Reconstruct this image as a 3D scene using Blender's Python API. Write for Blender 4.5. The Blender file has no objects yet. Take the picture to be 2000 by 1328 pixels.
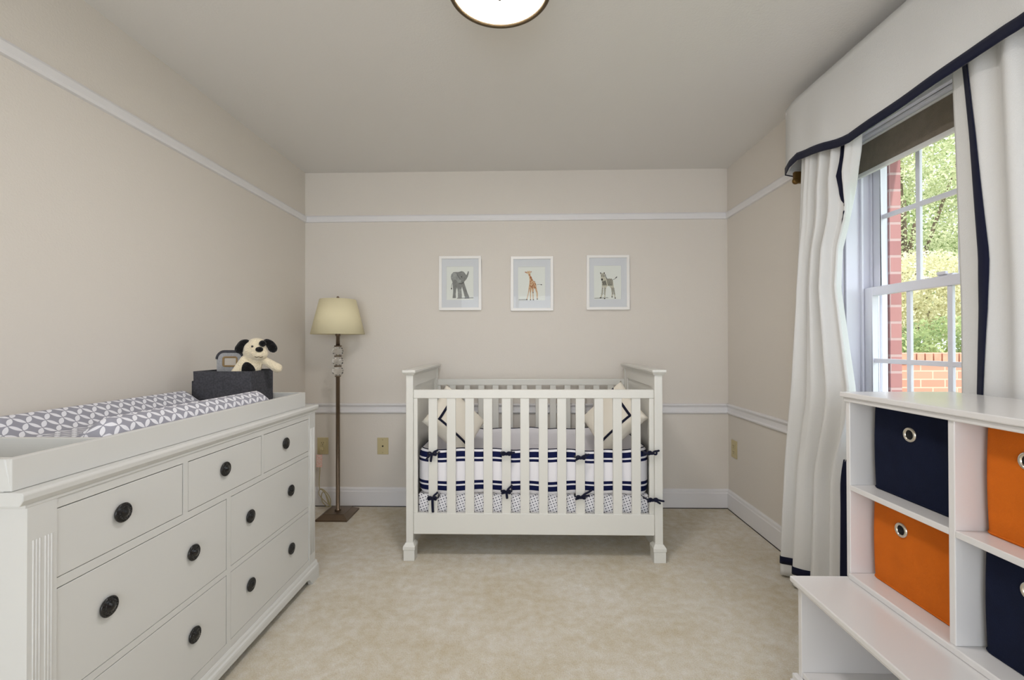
import bpy, bmesh, math, random
import numpy as np
from mathutils import Vector, Matrix

random.seed(7)
rng = np.random.default_rng(11)
PI = math.pi
SC = bpy.context.scene
COL = SC.collection

# ------------------------------------------------------------------ camera
CAM_H, CAM_YAW, CAM_PITCH, CAM_ROLL = 1.1868, .0234, -.0065, -.0025
_c, _s = math.cos(CAM_YAW), math.sin(CAM_YAW)
_fw = Vector((-_s, _c, 0)); _rt = Vector((_c, _s, 0)); _up = Vector((0, 0, 1))
_fw2 = _fw*math.cos(CAM_PITCH) - _up*math.sin(CAM_PITCH)
_up2 = _up*math.cos(CAM_PITCH) + _fw*math.sin(CAM_PITCH)
_cr, _sr = math.cos(CAM_ROLL), math.sin(CAM_ROLL)
_X = _rt*_cr + _up2*_sr
_Y = _up2*_cr - _rt*_sr
cam_data = bpy.data.cameras.new('camera')
cam_data.sensor_width = 36.0
cam_data.lens = 889.0/2000.0*36.0
cam_data.clip_start = .02
cam = bpy.data.objects.new('camera', cam_data)
COL.objects.link(cam)
m = Matrix((( _X.x, _Y.x, -_fw2.x, 0), (_X.y, _Y.y, -_fw2.y, 0), (_X.z, _Y.z, -_fw2.z, CAM_H), (0, 0, 0, 1)))
cam.matrix_world = m
SC.camera = cam

# ------------------------------------------------------------------ world, sun, fill light, exposure
world = bpy.data.worlds.new('sky'); SC.world = world
world.use_nodes = True
wn = world.node_tree.nodes; wl = world.node_tree.links
bgn = wn['Background']; bgn.inputs[0].default_value = (.86, .93, 1, 1); bgn.inputs[1].default_value = 3.4

def add_light(name, kind, loc, rot, energy, color, **kw):
    d = bpy.data.lights.new(name, kind); d.energy = energy; d.color = color
    for k, v in kw.items(): setattr(d, k, v)
    o = bpy.data.objects.new(name, d); COL.objects.link(o); o.location = loc; o.rotation_euler = rot
    return o

# sun: over the house from behind the camera, falls on trees and garden wall
sun = add_light('sun', 'SUN', (3, -6, 9), (0, 0, 0), 3.3, (1, .97, .92), angle=.01)
sun.rotation_euler = Vector((-.10, .80, -.62)).to_track_quat('-Z', 'Y').to_euler()
# added fill light, set in the invented window opening behind the camera
rear_fill = add_light('rear_fill_light', 'AREA', (-.1, -2.32, 1.30), (PI/2, 0, 0), 36, (.89, .95, 1.04), shape='RECTANGLE', size=2.3, size_y=1.7)
# portal: helps sampling the sky through the side window
portal = add_light('side_window_portal', 'AREA', (1.80, 1.70, 1.42), (0, PI/2, 0), 1, (1, 1, 1), shape='RECTANGLE', size=1.34, size_y=.86)
portal.data.cycles.is_portal = True

SC.view_settings.view_transform = 'Standard'
SC.view_settings.look = 'None'
SC.view_settings.exposure = 0.0
SC.view_settings.gamma = 1.0
SC.view_settings.use_curve_mapping = False
SC.cycles.max_bounces = 10
SC.cycles.diffuse_bounces = 6
SC.cycles.transparent_max_bounces = 16
SC.cycles.use_denoising = True
SC.cycles.sample_clamp_indirect = 6.0

# ------------------------------------------------------------------ materials
def lin(c):
    f = lambda v: v/12.92 if v <= .04045 else ((v+.055)/1.055)**2.4
    return tuple(f(v/255) for v in c) + (1.0,)

MATS = {}
def mat(name, rgb, rough=.6, metal=0., bump=0., bscale=200., var=0., vscale=6., sheen=0., trans=0., coat=0., spec=.5, rgb2=None):
    mt = bpy.data.materials.new(name); mt.use_nodes = True
    nt = mt.node_tree; n = nt.nodes; l = nt.links
    b = n['Principled BSDF']
    b.inputs['Base Color'].default_value = lin(rgb)
    b.inputs['Roughness'].default_value = rough
    b.inputs['Metallic'].default_value = metal
    b.inputs['Specular IOR Level'].default_value = spec
    if sheen: b.inputs['Sheen Weight'].default_value = sheen
    if coat: b.inputs['Coat Weight'].default_value = coat
    if trans: b.inputs['Transmission Weight'].default_value = trans
    tc = n.new('ShaderNodeTexCoord')
    if var or rgb2:
        ns = n.new('ShaderNodeTexNoise'); ns.inputs['Scale'].default_value = vscale; ns.inputs['Detail'].default_value = 5
        l.new(tc.outputs['Object'], ns.inputs['Vector'])
        mx = n.new('ShaderNodeMix'); mx.data_type = 'RGBA'
        a = lin(rgb); c2 = lin(rgb2) if rgb2 else tuple(max(0, v*(1-var)) for v in a[:3]) + (1,)
        mx.inputs['A'].default_value = a; mx.inputs['B'].default_value = c2
        rp = n.new('ShaderNodeMapRange'); rp.inputs['From Min'].default_value = .35; rp.inputs['From Max'].default_value = .65
        l.new(ns.outputs['Fac'], rp.inputs['Value']); l.new(rp.outputs['Result'], mx.inputs['Factor'])
        l.new(mx.outputs['Result'], b.inputs['Base Color'])
    if bump:
        nb = n.new('ShaderNodeTexNoise'); nb.inputs['Scale'].default_value = bscale; nb.inputs['Detail'].default_value = 3
        l.new(tc.outputs['Object'], nb.inputs['Vector'])
        bp = n.new('ShaderNodeBump'); bp.inputs['Strength'].default_value = bump; bp.inputs['Distance'].default_value = .01
        l.new(nb.outputs['Fac'], bp.inputs['Height']); l.new(bp.outputs['Normal'], b.inputs['Normal'])
    MATS[name] = mt
    return mt

def math_node(nt, op, a, b=None):
    nd = nt.nodes.new('ShaderNodeMath'); nd.operation = op
    for i, v in enumerate((a, b)):
        if v is None: continue
        if isinstance(v, (int, float)): nd.inputs[i].default_value = v
        else: nt.links.new(v, nd.inputs[i])
    return nd.outputs[0]

M_WALL = mat('wall_paint', (220, 214, 206), .85, bump=.12, bscale=160)
M_CEIL = mat('ceiling_paint', (222, 220, 217), .9, bump=.08, bscale=120)
M_TRIM = mat('white_trim_paint', (228, 227, 229), .4)
M_FURN = mat('white_furniture_paint', (208, 208, 205), .35, var=.02, vscale=3)
M_CRIB = mat('warm_white_crib_paint', (216, 215, 209), .35)
M_UNIT = mat('white_laminate', (218, 216, 215), .25, coat=.2)
M_GAP = mat('dark_gap', (52, 48, 44), .9)
M_BLACK = mat('black_knob_metal', (16, 15, 15), .28, metal=.3, coat=.4)
M_NAVY = mat('navy_ribbon', (9, 14, 42), .8, bump=.1, bscale=600, sheen=.1, spec=.25)
M_NAVYF = mat('navy_bin_fabric', (14, 22, 46), .9, bump=.25, bscale=500, var=.2, vscale=20, spec=.2)
M_ORANGE = mat('orange_bin_fabric', (205, 104, 22), .9, bump=.25, bscale=500, var=.08, vscale=14, spec=.2)
M_CURT = mat('white_curtain_cotton', (218, 218, 217), .9, bump=.15, bscale=350, spec=.2)
M_SHADE = mat('taupe_shade_fabric', (128, 118, 106), .9, bump=.3, bscale=400, var=.12, vscale=30)
M_NICKEL = mat('brushed_nickel', (150, 138, 124), .32, metal=.9)
M_BRONZE = mat('bronze_lamp_metal', (128, 112, 96), .34, metal=.85, var=.15, vscale=8)
M_DARKBR = mat('dark_bronze', (92, 78, 58), .35, metal=.85)
M_LSHADE = mat('cream_lampshade', (230, 220, 184), .85, bump=.1, bscale=500)
M_IVORY = mat('ivory_plastic', (196, 183, 142), .45)
M_IVORY2 = mat('beige_cord', (170, 158, 122), .5)
M_SLOT = mat('dark_slot', (40, 36, 30), .7)
M_CREAM = mat('cream_pillow_linen', (244, 238, 225), .9, bump=.2, bscale=350, spec=.2)
M_LAV = mat('plain_white_bumper_cotton', (232, 230, 234), .9, bump=.15, bscale=300, spec=.2)
M_FELT = mat('charcoal_felt', (84, 84, 89), 1.0, bump=.5, bscale=420, var=.35, vscale=120, spec=.1)
M_FELT2 = mat('light_grey_felt', (182, 182, 184), 1.0, bump=.5, bscale=420, var=.2, vscale=120, spec=.1)
M_TAN = mat('tan_leather', (150, 124, 84), .6)
M_FUR = mat('cream_plush', (240, 226, 196), 1.0, bump=.9, bscale=170, sheen=.5, spec=.1, var=.08, vscale=60)
M_BFUR = mat('black_plush', (14, 13, 15), 1.0, bump=.9, bscale=170, sheen=.2, spec=.1)
M_MAT = mat('pale_lavender_mat', (224, 222, 228), .8)
M_PAPER = mat('print_paper', (238, 236, 232), .8)
M_FRAME = mat('white_frame', (240, 238, 235), .35)
M_GREY = mat('elephant_grey', (150, 148, 147), .9, var=.25, vscale=60)
M_GREYL = mat('elephant_ear_grey', (172, 170, 169), .9, var=.25, vscale=70)
M_GIR = mat('giraffe_tan', (222, 186, 150), .9)
M_GIRS = mat('giraffe_patch', (176, 104, 62), .9)
M_INK = mat('ink_black', (34, 32, 32), .9)
M_ZEB = mat('zebra_cream', (206, 198, 182), .9)
M_SHW = mat('ink_ground_shade', (176, 174, 172), .9)
M_PINK = mat('pink_tag', (232, 176, 164), .7, rgb2=(240, 214, 206), vscale=120)
M_CLEAR = mat('milky_plastic', (196, 200, 200), .2)
M_GOLD = mat('brass_bracket', (120, 92, 48), .35, metal=.8)
M_LAWN = mat('lawn_grass', (120, 140, 70), .95, var=.4, vscale=8)
M_BARK = mat('bark', (104, 88, 70), .95, bump=.6, bscale=20, var=.3, vscale=10)
M_VINYL = mat('white_window_vinyl', (226, 226, 236), .35)
M_PLAST = mat('white_plastic', (225, 225, 225), .4)

def carpet_material():
    mt = bpy.data.materials.new('beige_carpet'); mt.use_nodes = True
    nt = mt.node_tree; n = nt.nodes; l = nt.links; b = n['Principled BSDF']
    b.inputs['Roughness'].default_value = 1; b.inputs['Specular IOR Level'].default_value = .1
    b.inputs['Sheen Weight'].default_value = .25
    tc = n.new('ShaderNodeTexCoord')
    def noise(sc, det, rough=.6):
        x = n.new('ShaderNodeTexNoise'); x.inputs['Scale'].default_value = sc; x.inputs['Detail'].default_value = det
        x.inputs['Roughness'].default_value = rough
        l.new(tc.outputs['Object'], x.inputs['Vector']); return x.outputs['Fac']
    big = noise(2.6, 4); mid = noise(22, 4); fine = noise(190, 3, .8)
    s = math_node(nt, 'ADD', math_node(nt, 'MULTIPLY', big, .45), math_node(nt, 'ADD', math_node(nt, 'MULTIPLY', mid, .45), math_node(nt, 'MULTIPLY', fine, .60)))
    rp = n.new('ShaderNodeValToRGB'); cr = rp.color_ramp
    cr.elements[0].position = .5; cr.elements[0].color = lin((212, 192, 146))
    cr.elements[1].position = .92; cr.elements[1].color = lin((255, 250, 240))
    l.new(s, rp.inputs[0]); l.new(rp.outputs[0], b.inputs['Base Color'])
    bp = n.new('ShaderNodeBump'); bp.inputs['Strength'].default_value = .9; bp.inputs['Distance'].default_value = .012
    l.new(math_node(nt, 'ADD', fine, math_node(nt, 'MULTIPLY', mid, .5)), bp.inputs['Height']); l.new(bp.outputs['Normal'], b.inputs['Normal'])
    return mt
M_CARPET = carpet_material()

def brick_material(name, c1, c2, mortar, scale, axis):
    """brick courses on a vertical wall; axis = the horizontal object axis (0 x, 1 y)"""
    mt = bpy.data.materials.new(name); mt.use_nodes = True
    nt = mt.node_tree; n = nt.nodes; l = nt.links; b = n['Principled BSDF']; b.inputs['Roughness'].default_value = .9
    tc = n.new('ShaderNodeTexCoord'); sp = n.new('ShaderNodeSeparateXYZ'); cb = n.new('ShaderNodeCombineXYZ')
    l.new(tc.outputs['Object'], sp.inputs[0])
    h = math_node(nt, 'ADD', sp.outputs[0], sp.outputs[1])
    l.new(h, cb.inputs[0]); l.new(sp.outputs[2], cb.inputs[1])
    br = n.new('ShaderNodeTexBrick'); l.new(cb.outputs[0], br.inputs['Vector'])
    br.inputs['Scale'].default_value = 1; br.inputs['Brick Width'].default_value = .215*scale; br.inputs['Row Height'].default_value = .075*scale
    br.inputs['Mortar Size'].default_value = .006*scale; br.inputs['Color1'].default_value = lin(c1); br.inputs['Color2'].default_value = lin(c2); br.inputs['Mortar'].default_value = lin(mortar)
    l.new(br.outputs['Color'], b.inputs['Base Color'])
    bp = n.new('ShaderNodeBump'); bp.inputs['Strength'].default_value = .5; bp.inputs['Distance'].default_value = .01; bp.invert = True
    l.new(br.outputs['Fac'], bp.inputs['Height']); l.new(bp.outputs['Normal'], b.inputs['Normal'])
    return mt
M_BRICK = brick_material('house_brick', (170, 122, 120), (152, 104, 104), (176, 150, 148), 1.0, 1)
M_BRICK2 = brick_material('garden_brick', (200, 142, 122), (186, 124, 106), (204, 170, 152), 1.0, 0)

def leaf_material(name, c1, c2):
    mt = bpy.data.materials.new(name); mt.use_nodes = True
    nt = mt.node_tree; n = nt.nodes; l = nt.links
    for x in list(n): n.remove(x)
    out = n.new('ShaderNodeOutputMaterial'); tc = n.new('ShaderNodeTexCoord')
    ns = n.new('ShaderNodeTexNoise'); ns.inputs['Scale'].default_value = 3.5; ns.inputs['Detail'].default_value = 6
    l.new(tc.outputs['Object'], ns.inputs['Vector'])
    rp = n.new('ShaderNodeValToRGB'); rp.color_ramp.elements[0].position = .35; rp.color_ramp.elements[1].position = .65
    rp.color_ramp.elements[0].color = lin(c1); rp.color_ramp.elements[1].color = lin(c2)
    l.new(ns.outputs['Fac'], rp.inputs[0])
    d = n.new('ShaderNodeBsdfDiffuse'); t = n.new('ShaderNodeBsdfTranslucent'); mx = n.new('ShaderNodeMixShader'); mx.inputs[0].default_value = .45
    l.new(rp.outputs[0], d.inputs[0]); l.new(rp.outputs[0], t.inputs[0]); l.new(d.outputs[0], mx.inputs[1]); l.new(t.outputs[0], mx.inputs[2])
    l.new(mx.outputs[0], out.inputs[0])
    return mt
M_LEAF_A = leaf_material('leaf_yellow_green', (158, 166, 122), (226, 224, 190))
M_LEAF_B = leaf_material('leaf_green', (122, 140, 92), (196, 204, 150))
M_LEAF_C = leaf_material('leaf_olive_gold', (190, 184, 142), (238, 232, 202))

def glass_pane_material():
    mt = bpy.data.materials.new('window_glass'); mt.use_nodes = True
    nt = mt.node_tree; n = nt.nodes; l = nt.links
    for x in list(n): n.remove(x)
    out = n.new('ShaderNodeOutputMaterial'); t = n.new('ShaderNodeBsdfTransparent'); g = n.new('ShaderNodeBsdfGlossy')
    g.inputs['Roughness'].default_value = .02; t.inputs[0].default_value = (.97, .985, .98, 1)
    fr = n.new('ShaderNodeFresnel'); fr.inputs[0].default_value = 1.3
    mx = n.new('ShaderNodeMixShader'); ge = n.new('ShaderNodeNewGeometry')
    l.new(math_node(nt, 'MULTIPLY', fr.outputs[0], math_node(nt, 'SUBTRACT', 1.0, ge.outputs['Backfacing'])), mx.inputs[0]); l.new(t.outputs[0], mx.inputs[1]); l.new(g.outputs[0], mx.inputs[2])
    l.new(mx.outputs[0], out.inputs[0])
    return mt
M_PANE = glass_pane_material()
M_GLASS = mat('clear_lamp_glass', (250, 250, 250), .03, trans=1.0)
M_GLASS.node_tree.nodes['Principled BSDF'].inputs['IOR'].default_value = 1.48

def emit_material(name, rgb, strength):
    mt = bpy.data.materials.new(name); mt.use_nodes = True
    b = mt.node_tree.nodes['Principled BSDF']; b.inputs['Base Color'].default_value = lin(rgb)
    b.inputs['Emission Color'].default_value = lin(rgb); b.inputs['Emission Strength'].default_value = strength
    return mt
M_DIFF = emit_material('lit_lamp_diffuser', (255, 250, 248), 68.0)

def stripe_material():
    """bumper front: navy bands across the height, by UV v"""
    mt = bpy.data.materials.new('white_cotton_navy_bands'); mt.use_nodes = True
    nt = mt.node_tree; n = nt.nodes; l = nt.links; b = n['Principled BSDF']; b.inputs['Roughness'].default_value = .9; b.inputs['Specular IOR Level'].default_value = .2
    uv = n.new('ShaderNodeUVMap'); sp = n.new('ShaderNodeSeparateXYZ'); l.new(uv.outputs[0], sp.inputs[0])
    rp = n.new('ShaderNodeValToRGB'); cr = rp.color_ramp; cr.interpolation = 'CONSTANT'
    H = 263.
    W, N = lin((238, 236, 240)), lin((16, 24, 66))
    stops = [(0, W), (13/H, N), (45/H, W), (55/H, N), (70/H, W), (183/H, N), (201/H, W), (211/H, N), (241/H, W)]
    cr.elements[0].position = 0; cr.elements[0].color = W
    cr.elements[1].position = stops[1][0]; cr.elements[1].color = N
    for p, c in stops[2:]:
        e = cr.elements.new(p); e.color = c
    l.new(sp.outputs[1], rp.inputs[0]); l.new(rp.outputs[0], b.inputs['Base Color'])
    return mt
M_STRIPE = stripe_material()

def dots_material():
    mt = bpy.data.materials.new('white_cotton_navy_dots'); mt.use_nodes = True
    nt = mt.node_tree; n = nt.nodes; l = nt.links; b = n['Principled BSDF']; b.inputs['Roughness'].default_value = .9
    tc = n.new('ShaderNodeTexCoord'); sp = n.new('ShaderNodeSeparateXYZ'); l.new(tc.outputs['Object'], sp.inputs[0])
    s = 1/.0155
    a = math_node(nt, 'ADD', sp.outputs[0], sp.outputs[1]); z = sp.outputs[2]
    u = math_node(nt, 'MULTIPLY', math_node(nt, 'ADD', math_node(nt, 'MULTIPLY', a, .94), math_node(nt, 'MULTIPLY', z, .34)), s)
    v = math_node(nt, 'MULTIPLY', math_node(nt, 'SUBTRACT', math_node(nt, 'MULTIPLY', z, .94), math_node(nt, 'MULTIPLY', a, .34)), s)
    fu = math_node(nt, 'SUBTRACT', math_node(nt, 'FRACT', u), .5); fv = math_node(nt, 'SUBTRACT', math_node(nt, 'FRACT', v), .5)
    d = math_node(nt, 'ADD', math_node(nt, 'MULTIPLY', fu, fu), math_node(nt, 'MULTIPLY', fv, fv))
    k = math_node(nt, 'LESS_THAN', d, .042)
    mx = n.new('ShaderNodeMix'); mx.data_type = 'RGBA'; mx.inputs['A'].default_value = lin((240, 238, 240)); mx.inputs['B'].default_value = lin((30, 34, 62))
    l.new(k, mx.inputs['Factor']); l.new(mx.outputs['Result'], b.inputs['Base Color'])
    return mt
M_DOTS = dots_material()

def lattice_material():
    """grey cloth printed with white leaf shapes where circles overlap"""
    mt = bpy.data.materials.new('grey_cotton_white_lattice'); mt.use_nodes = True
    nt = mt.node_tree; n = nt.nodes; l = nt.links; b = n['Principled BSDF']; b.inputs['Roughness'].default_value = .9; b.inputs['Specular IOR Level'].default_value = .2
    uv = n.new('ShaderNodeUVMap'); sp = n.new('ShaderNodeSeparateXYZ'); l.new(uv.outputs[0], sp.inputs[0])
    s = .7071/.036
    u = math_node(nt, 'MULTIPLY', math_node(nt, 'ADD', sp.outputs[0], sp.outputs[1]), s)
    v = math_node(nt, 'MULTIPLY', math_node(nt, 'SUBTRACT', sp.outputs[0], sp.outputs[1]), s)
    fu, fv = math_node(nt, 'FRACT', u), math_node(nt, 'FRACT', v)
    tot = None
    for cx in (0, 1):
        for cy in (0, 1):
            du = math_node(nt, 'SUBTRACT', fu, cx); dv = math_node(nt, 'SUBTRACT', fv, cy)
            d = math_node(nt, 'ADD', math_node(nt, 'MULTIPLY', du, du), math_node(nt, 'MULTIPLY', dv, dv))
            k = math_node(nt, 'LESS_THAN', d, .675**2)
            tot = k if tot is None else math_node(nt, 'ADD', tot, k)
    k = math_node(nt, 'GREATER_THAN', tot, 1.5)
    mx = n.new('ShaderNodeMix'); mx.data_type = 'RGBA'; mx.inputs['A'].default_value = lin((152, 152, 162)); mx.inputs['B'].default_value = lin((226, 226, 232))
    l.new(k, mx.inputs['Factor']); l.new(mx.outputs['Result'], b.inputs['Base Color'])
    return mt
M_LATT = lattice_material()

# ------------------------------------------------------------------ mesh helpers
class MB:
    def __init__(s): s.bm = bmesh.new()
    def _faces(s, vs, faces, mi=0, smooth=False):
        bv = [s.bm.verts.new(v) for v in vs]; out = []
        for f in faces:
            try:
                fc = s.bm.faces.new([bv[i] for i in f]); fc.material_index = mi; fc.smooth = smooth; out.append(fc)
            except ValueError: pass
        return out
    def box(s, x0, x1, y0, y1, z0, z1, mi=0):
        v = [(x0,y0,z0),(x1,y0,z0),(x1,y1,z0),(x0,y1,z0),(x0,y0,z1),(x1,y0,z1),(x1,y1,z1),(x0,y1,z1)]
        s._faces(v, [(3,2,1,0),(4,5,6,7),(0,1,5,4),(1,2,6,5),(2,3,7,6),(3,0,4,7)], mi); return s
    def frustum(s, lo, hi, mi=0):
        """lo, hi = (x0,x1,y0,y1,z)"""
        a, b = lo, hi
        v = [(a[0],a[2],a[4]),(a[1],a[2],a[4]),(a[1],a[3],a[4]),(a[0],a[3],a[4]),(b[0],b[2],b[4]),(b[1],b[2],b[4]),(b[1],b[3],b[4]),(b[0],b[3],b[4])]
        s._faces(v, [(3,2,1,0),(4,5,6,7),(0,1,5,4),(1,2,6,5),(2,3,7,6),(3,0,4,7)], mi); return s
    def prism(s, pts, d0, d1, axis, mi=0):
        """2D polygon extruded along an axis: axis 'x' pts are (y,z), 'y' pts are (x,z), 'z' pts are (x,y)"""
        def P(p, d): return (d, p[0], p[1]) if axis == 'x' else (p[0], d, p[1]) if axis == 'y' else (p[0], p[1], d)
        n = len(pts); v = [P(p, d0) for p in pts] + [P(p, d1) for p in pts]
        fs = [tuple(range(n)), tuple(range(2*n-1, n-1, -1))] + [(i, (i+1) % n, n+(i+1) % n, n+i) for i in range(n)]
        s._faces(v, fs, mi); return s
    def lathe(s, prof, c=(0,0,0), axis='z', n=32, mi=0, smooth=True):
        """prof: (radius, height) list"""
        vs = []; k = len(prof)
        for i in range(n):
            a = 2*PI*i/n
            for r, h in prof:
                p = (r*math.cos(a), r*math.sin(a), h)
                if axis == 'x': p = (p[2], p[0], p[1])
                elif axis == 'y': p = (p[0], p[2], p[1])
                vs.append((p[0]+c[0], p[1]+c[1], p[2]+c[2]))
        fs = [(i*k+j, ((i+1) % n)*k+j, ((i+1) % n)*k+j+1, i*k+j+1) for i in range(n) for j in range(k-1)]
        s._faces(vs, fs, mi, smooth)
        s.bm.verts.ensure_lookup_table(); return s
    def tube(s, pts, r, n=10, mi=0, flat=1.0, cap=True):
        pts = [Vector(p) for p in pts]; rings = []
        up = Vector((0, 0, 1)); prevx = None
        for i, p in enumerate(pts):
            d = (pts[min(i+1, len(pts)-1)] - pts[max(i-1, 0)]).normalized()
            x = d.cross(up) if prevx is None else (prevx - d*prevx.dot(d))
            if x.length < 1e-4: x = d.cross(Vector((0, 1, 0)))
            x.normalize(); prevx = x; y = d.cross(x)
            rr = r[i] if isinstance(r, (list, tuple)) else r
            rings.append([p + x*rr*math.cos(2*PI*k/n) + y*rr*flat*math.sin(2*PI*k/n) for k in range(n)])
        vs = [v for rg in rings for v in rg]
        fs = [(i*n+k, i*n+(k+1) % n, (i+1)*n+(k+1) % n, (i+1)*n+k) for i in range(len(pts)-1) for k in range(n)]
        if cap: fs += [tuple(range(n-1, -1, -1)), tuple(range((len(pts)-1)*n, len(pts)*n))]
        s._faces(vs, fs, mi, True); return s
    def ball(s, c, r, rot=None, mi=0, seg=20, rings=12):
        M = Matrix.Translation(c) @ (rot.to_4x4() if rot else Matrix.Identity(4)) @ Matrix.Diagonal((r[0], r[1], r[2], 1))
        g = bmesh.ops.create_uvsphere(s.bm, u_segments=seg, v_segments=rings, radius=1, matrix=M)
        fs = set(f for v in g['verts'] for f in v.link_faces)
        for f in fs: f.material_index = mi; f.smooth = True
        return s
    def poly(s, pts, mi=0):
        s._faces(pts, [tuple(range(len(pts)))], mi); return s
    def grid(s, fn, nu, nv, mi=0, uvf=None, smooth=True, flip=False):
        vs = [fn(i/nu, j/nv) for j in range(nv+1) for i in range(nu+1)]
        fs = []
        for j in range(nv):
            for i in range(nu):
                q = (j*(nu+1)+i, j*(nu+1)+i+1, (j+1)*(nu+1)+i+1, (j+1)*(nu+1)+i)
                fs.append(q[::-1] if flip else q)
        out = s._faces(vs, fs, mi, smooth)
        if uvf:
            ul = s.bm.loops.layers.uv.verify(); kk = 0
            for j in range(nv):
                for i in range(nu):
                    cs = [(i, j), (i+1, j), (i+1, j+1), (i, j+1)]
                    if flip: cs = cs[::-1]
                    for lp, (a, b) in zip(out[kk].loops, cs): lp[ul].uv = uvf(a/nu, b/nv)
                    kk += 1
        return s
    def build(s, name, mats, parent=None, bevel=0., solid=0., recalc=True, weld=True, segs=2, origin=None):
        if weld: bmesh.ops.remove_doubles(s.bm, verts=s.bm.verts, dist=1e-6)
        if recalc: bmesh.ops.recalc_face_normals(s.bm, faces=s.bm.faces)
        me = bpy.data.meshes.new(name)
        s.bm.to_mesh(me); s.bm.free()
        for mm in (mats if isinstance(mats, (list, tuple)) else [mats]): me.materials.append(mm)
        o = bpy.data.objects.new(name, me); COL.objects.link(o)
        if parent is not None:
            o.parent = parent
            # geometry is written in world coordinates: bring it into the thing's own frame
            me.transform(Matrix.Translation(-world_loc(parent)))
        elif origin is not None:
            me.transform(Matrix.Translation(-Vector(origin))); o.location = origin
        if solid:
            md = o.modifiers.new('solid', 'SOLIDIFY'); md.thickness = solid; md.offset = 0
        if bevel:
            md = o.modifiers.new('bevel', 'BEVEL'); md.width = bevel; md.segments = segs; md.limit_method = 'ANGLE'; md.angle_limit = .7
            md.harden_normals = False
        return o

def world_loc(o):
    v = Vector(o.location)
    while o.parent is not None:
        o = o.parent; v += Vector(o.location)
    return v

def tag(o, label, cat, group=None):
    o['label'] = label; o['category'] = cat
    if group: o['group'] = group
    return o
def thing(name, label, cat, loc, group=None):
    o = bpy.data.objects.new(name, None); COL.objects.link(o); o.location = loc; o.empty_display_size = .1
    return tag(o, label, cat, group)
def struct(o):
    o['kind'] = 'structure'; return o
def lbl(o, text):
    o['label'] = text; return o

def interp(tab, z):
    tab = sorted(tab)
    return float(np.interp(z, [t[0] for t in tab], [t[1] for t in tab]))
def sstep(a, b, x):
    t = min(1, max(0, (x-a)/(b-a))); return t*t*(3-2*t)

# ------------------------------------------------------------------ the room
XL, XR, YB, YF, H = -1.597, 1.475, 3.307, -2.25, 2.44
WY0, WY1, WZ0, WZ1 = 1.27, 2.12, .76, 2.075      # side window opening
struct(MB().box(XL-.12, XR+.30, YF-.12, YB+.12, -.12, 0).build('floor', M_CARPET))
struct(MB().box(XL-.12, XR+.30, YF-.12, YB+.12, H, H+.12).build('ceiling', M_CEIL))
struct(MB().box(XL-.12, XR, YB, YB+.12, 0, H).build('wall_back', M_WALL))
struct(MB().box(XL-.12, XL, YF, YB, 0, H).build('wall_left', M_WALL))
w = MB()
w.box(XR, XR+.12, YF, WY0, 0, H); w.box(XR, XR+.12, WY1, YB+.12, 0, H)
w.box(XR, XR+.12, WY0, WY1, 0, WZ0); w.box(XR, XR+.12, WY0, WY1, WZ1, H)
struct(w.build('wall_right', M_WALL))
w = MB()
BX0, BX1 = XR+.190, XR+.240
w.box(BX0, BX1, YF-.12, WY0-.02, 0, 2.9); w.box(BX0, BX1, WY1-.02, YB+.12, 0, 2.9)
w.box(BX0, BX1, WY0-.02, WY1-.02, 0, WZ0-.02); w.box(BX0, BX1, WY0-.02, WY1-.02, WZ1+.02, 2.9)
struct(w.build('wall_outside', M_BRICK))
w = MB()                                           # unseen wall behind the camera; its broad opening is added for the fill light
w.box(XL-.12, -1.25, YF-.12, YF, 0, H); w.box(1.05, XR+.12, YF-.12, YF, 0, H)
w.box(-1.25, 1.05, YF-.12, YF, 0, .45); w.box(-1.25, 1.05, YF-.12, YF, 2.15, H)
struct(w.build('wall_front', M_WALL))

def baseboard(name, a, b, wall):
    prof = [(0, 0), (.016, 0), (.016, .108), (.012, .113), (.012, .128), (.006, .137), (0, .137)]
    mb = MB()
    if wall == 'back': mb.prism([(YB-p, z) for p, z in prof], a, b, 'x')
    elif wall == 'left': mb.prism([(XL+p, z) for p, z in prof], a, b, 'y')
    else: mb.prism([(XR-p, z) for p, z in prof], a, b, 'y')
    return struct(mb.build(name, M_TRIM))
baseboard('baseboard_back', XL, XR, 'back'); baseboard('baseboard_left', YF, YB, 'left'); baseboard('baseboard_right', YF, YB, 'right')
CHAIR = [(0, .6736), (.010, .676), (.018, .684), (.018, .690), (.010, .696), (.010, .722), (.016, .730), (.022, .738), (.022, .744), (.014, .748), (0, .748)]
PIC = [(0, 2.074), (.014, 2.076), (.018, 2.086), (.018, 2.112), (.012, 2.122), (0, 2.125)]
for nm, prof, wall, a, b in (('trim_1', PIC, 'back', XL, XR), ('trim_2', PIC, 'left', YF, YB), ('trim_3', PIC, 'right', 2.20, YB),
                             ('trim_4', CHAIR, 'back', XL, XR), ('trim_5', CHAIR, 'left', YF, YB), ('trim_6', CHAIR, 'right', 2.20, YB)):
    mb = MB()
    if wall == 'back': mb.prism([(YB-p, z) for p, z in prof], a, b, 'x')
    elif wall == 'left': mb.prism([(XL+p, z) for p, z in prof], a, b, 'y')
    else: mb.prism([(XR-p, z) for p, z in prof], a, b, 'y')
    struct(mb.build(nm, M_TRIM))
# dark joint between baseboard and carpet
mb = MB(); mb.box(XL+.016, XR-.016, YB-.0185, YB-.0155, 0, .005); mb.box(XR-.0185, XR-.0155, YF, YB-.016, 0, .005)
struct(mb.build('trim_7', M_GAP))

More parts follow.
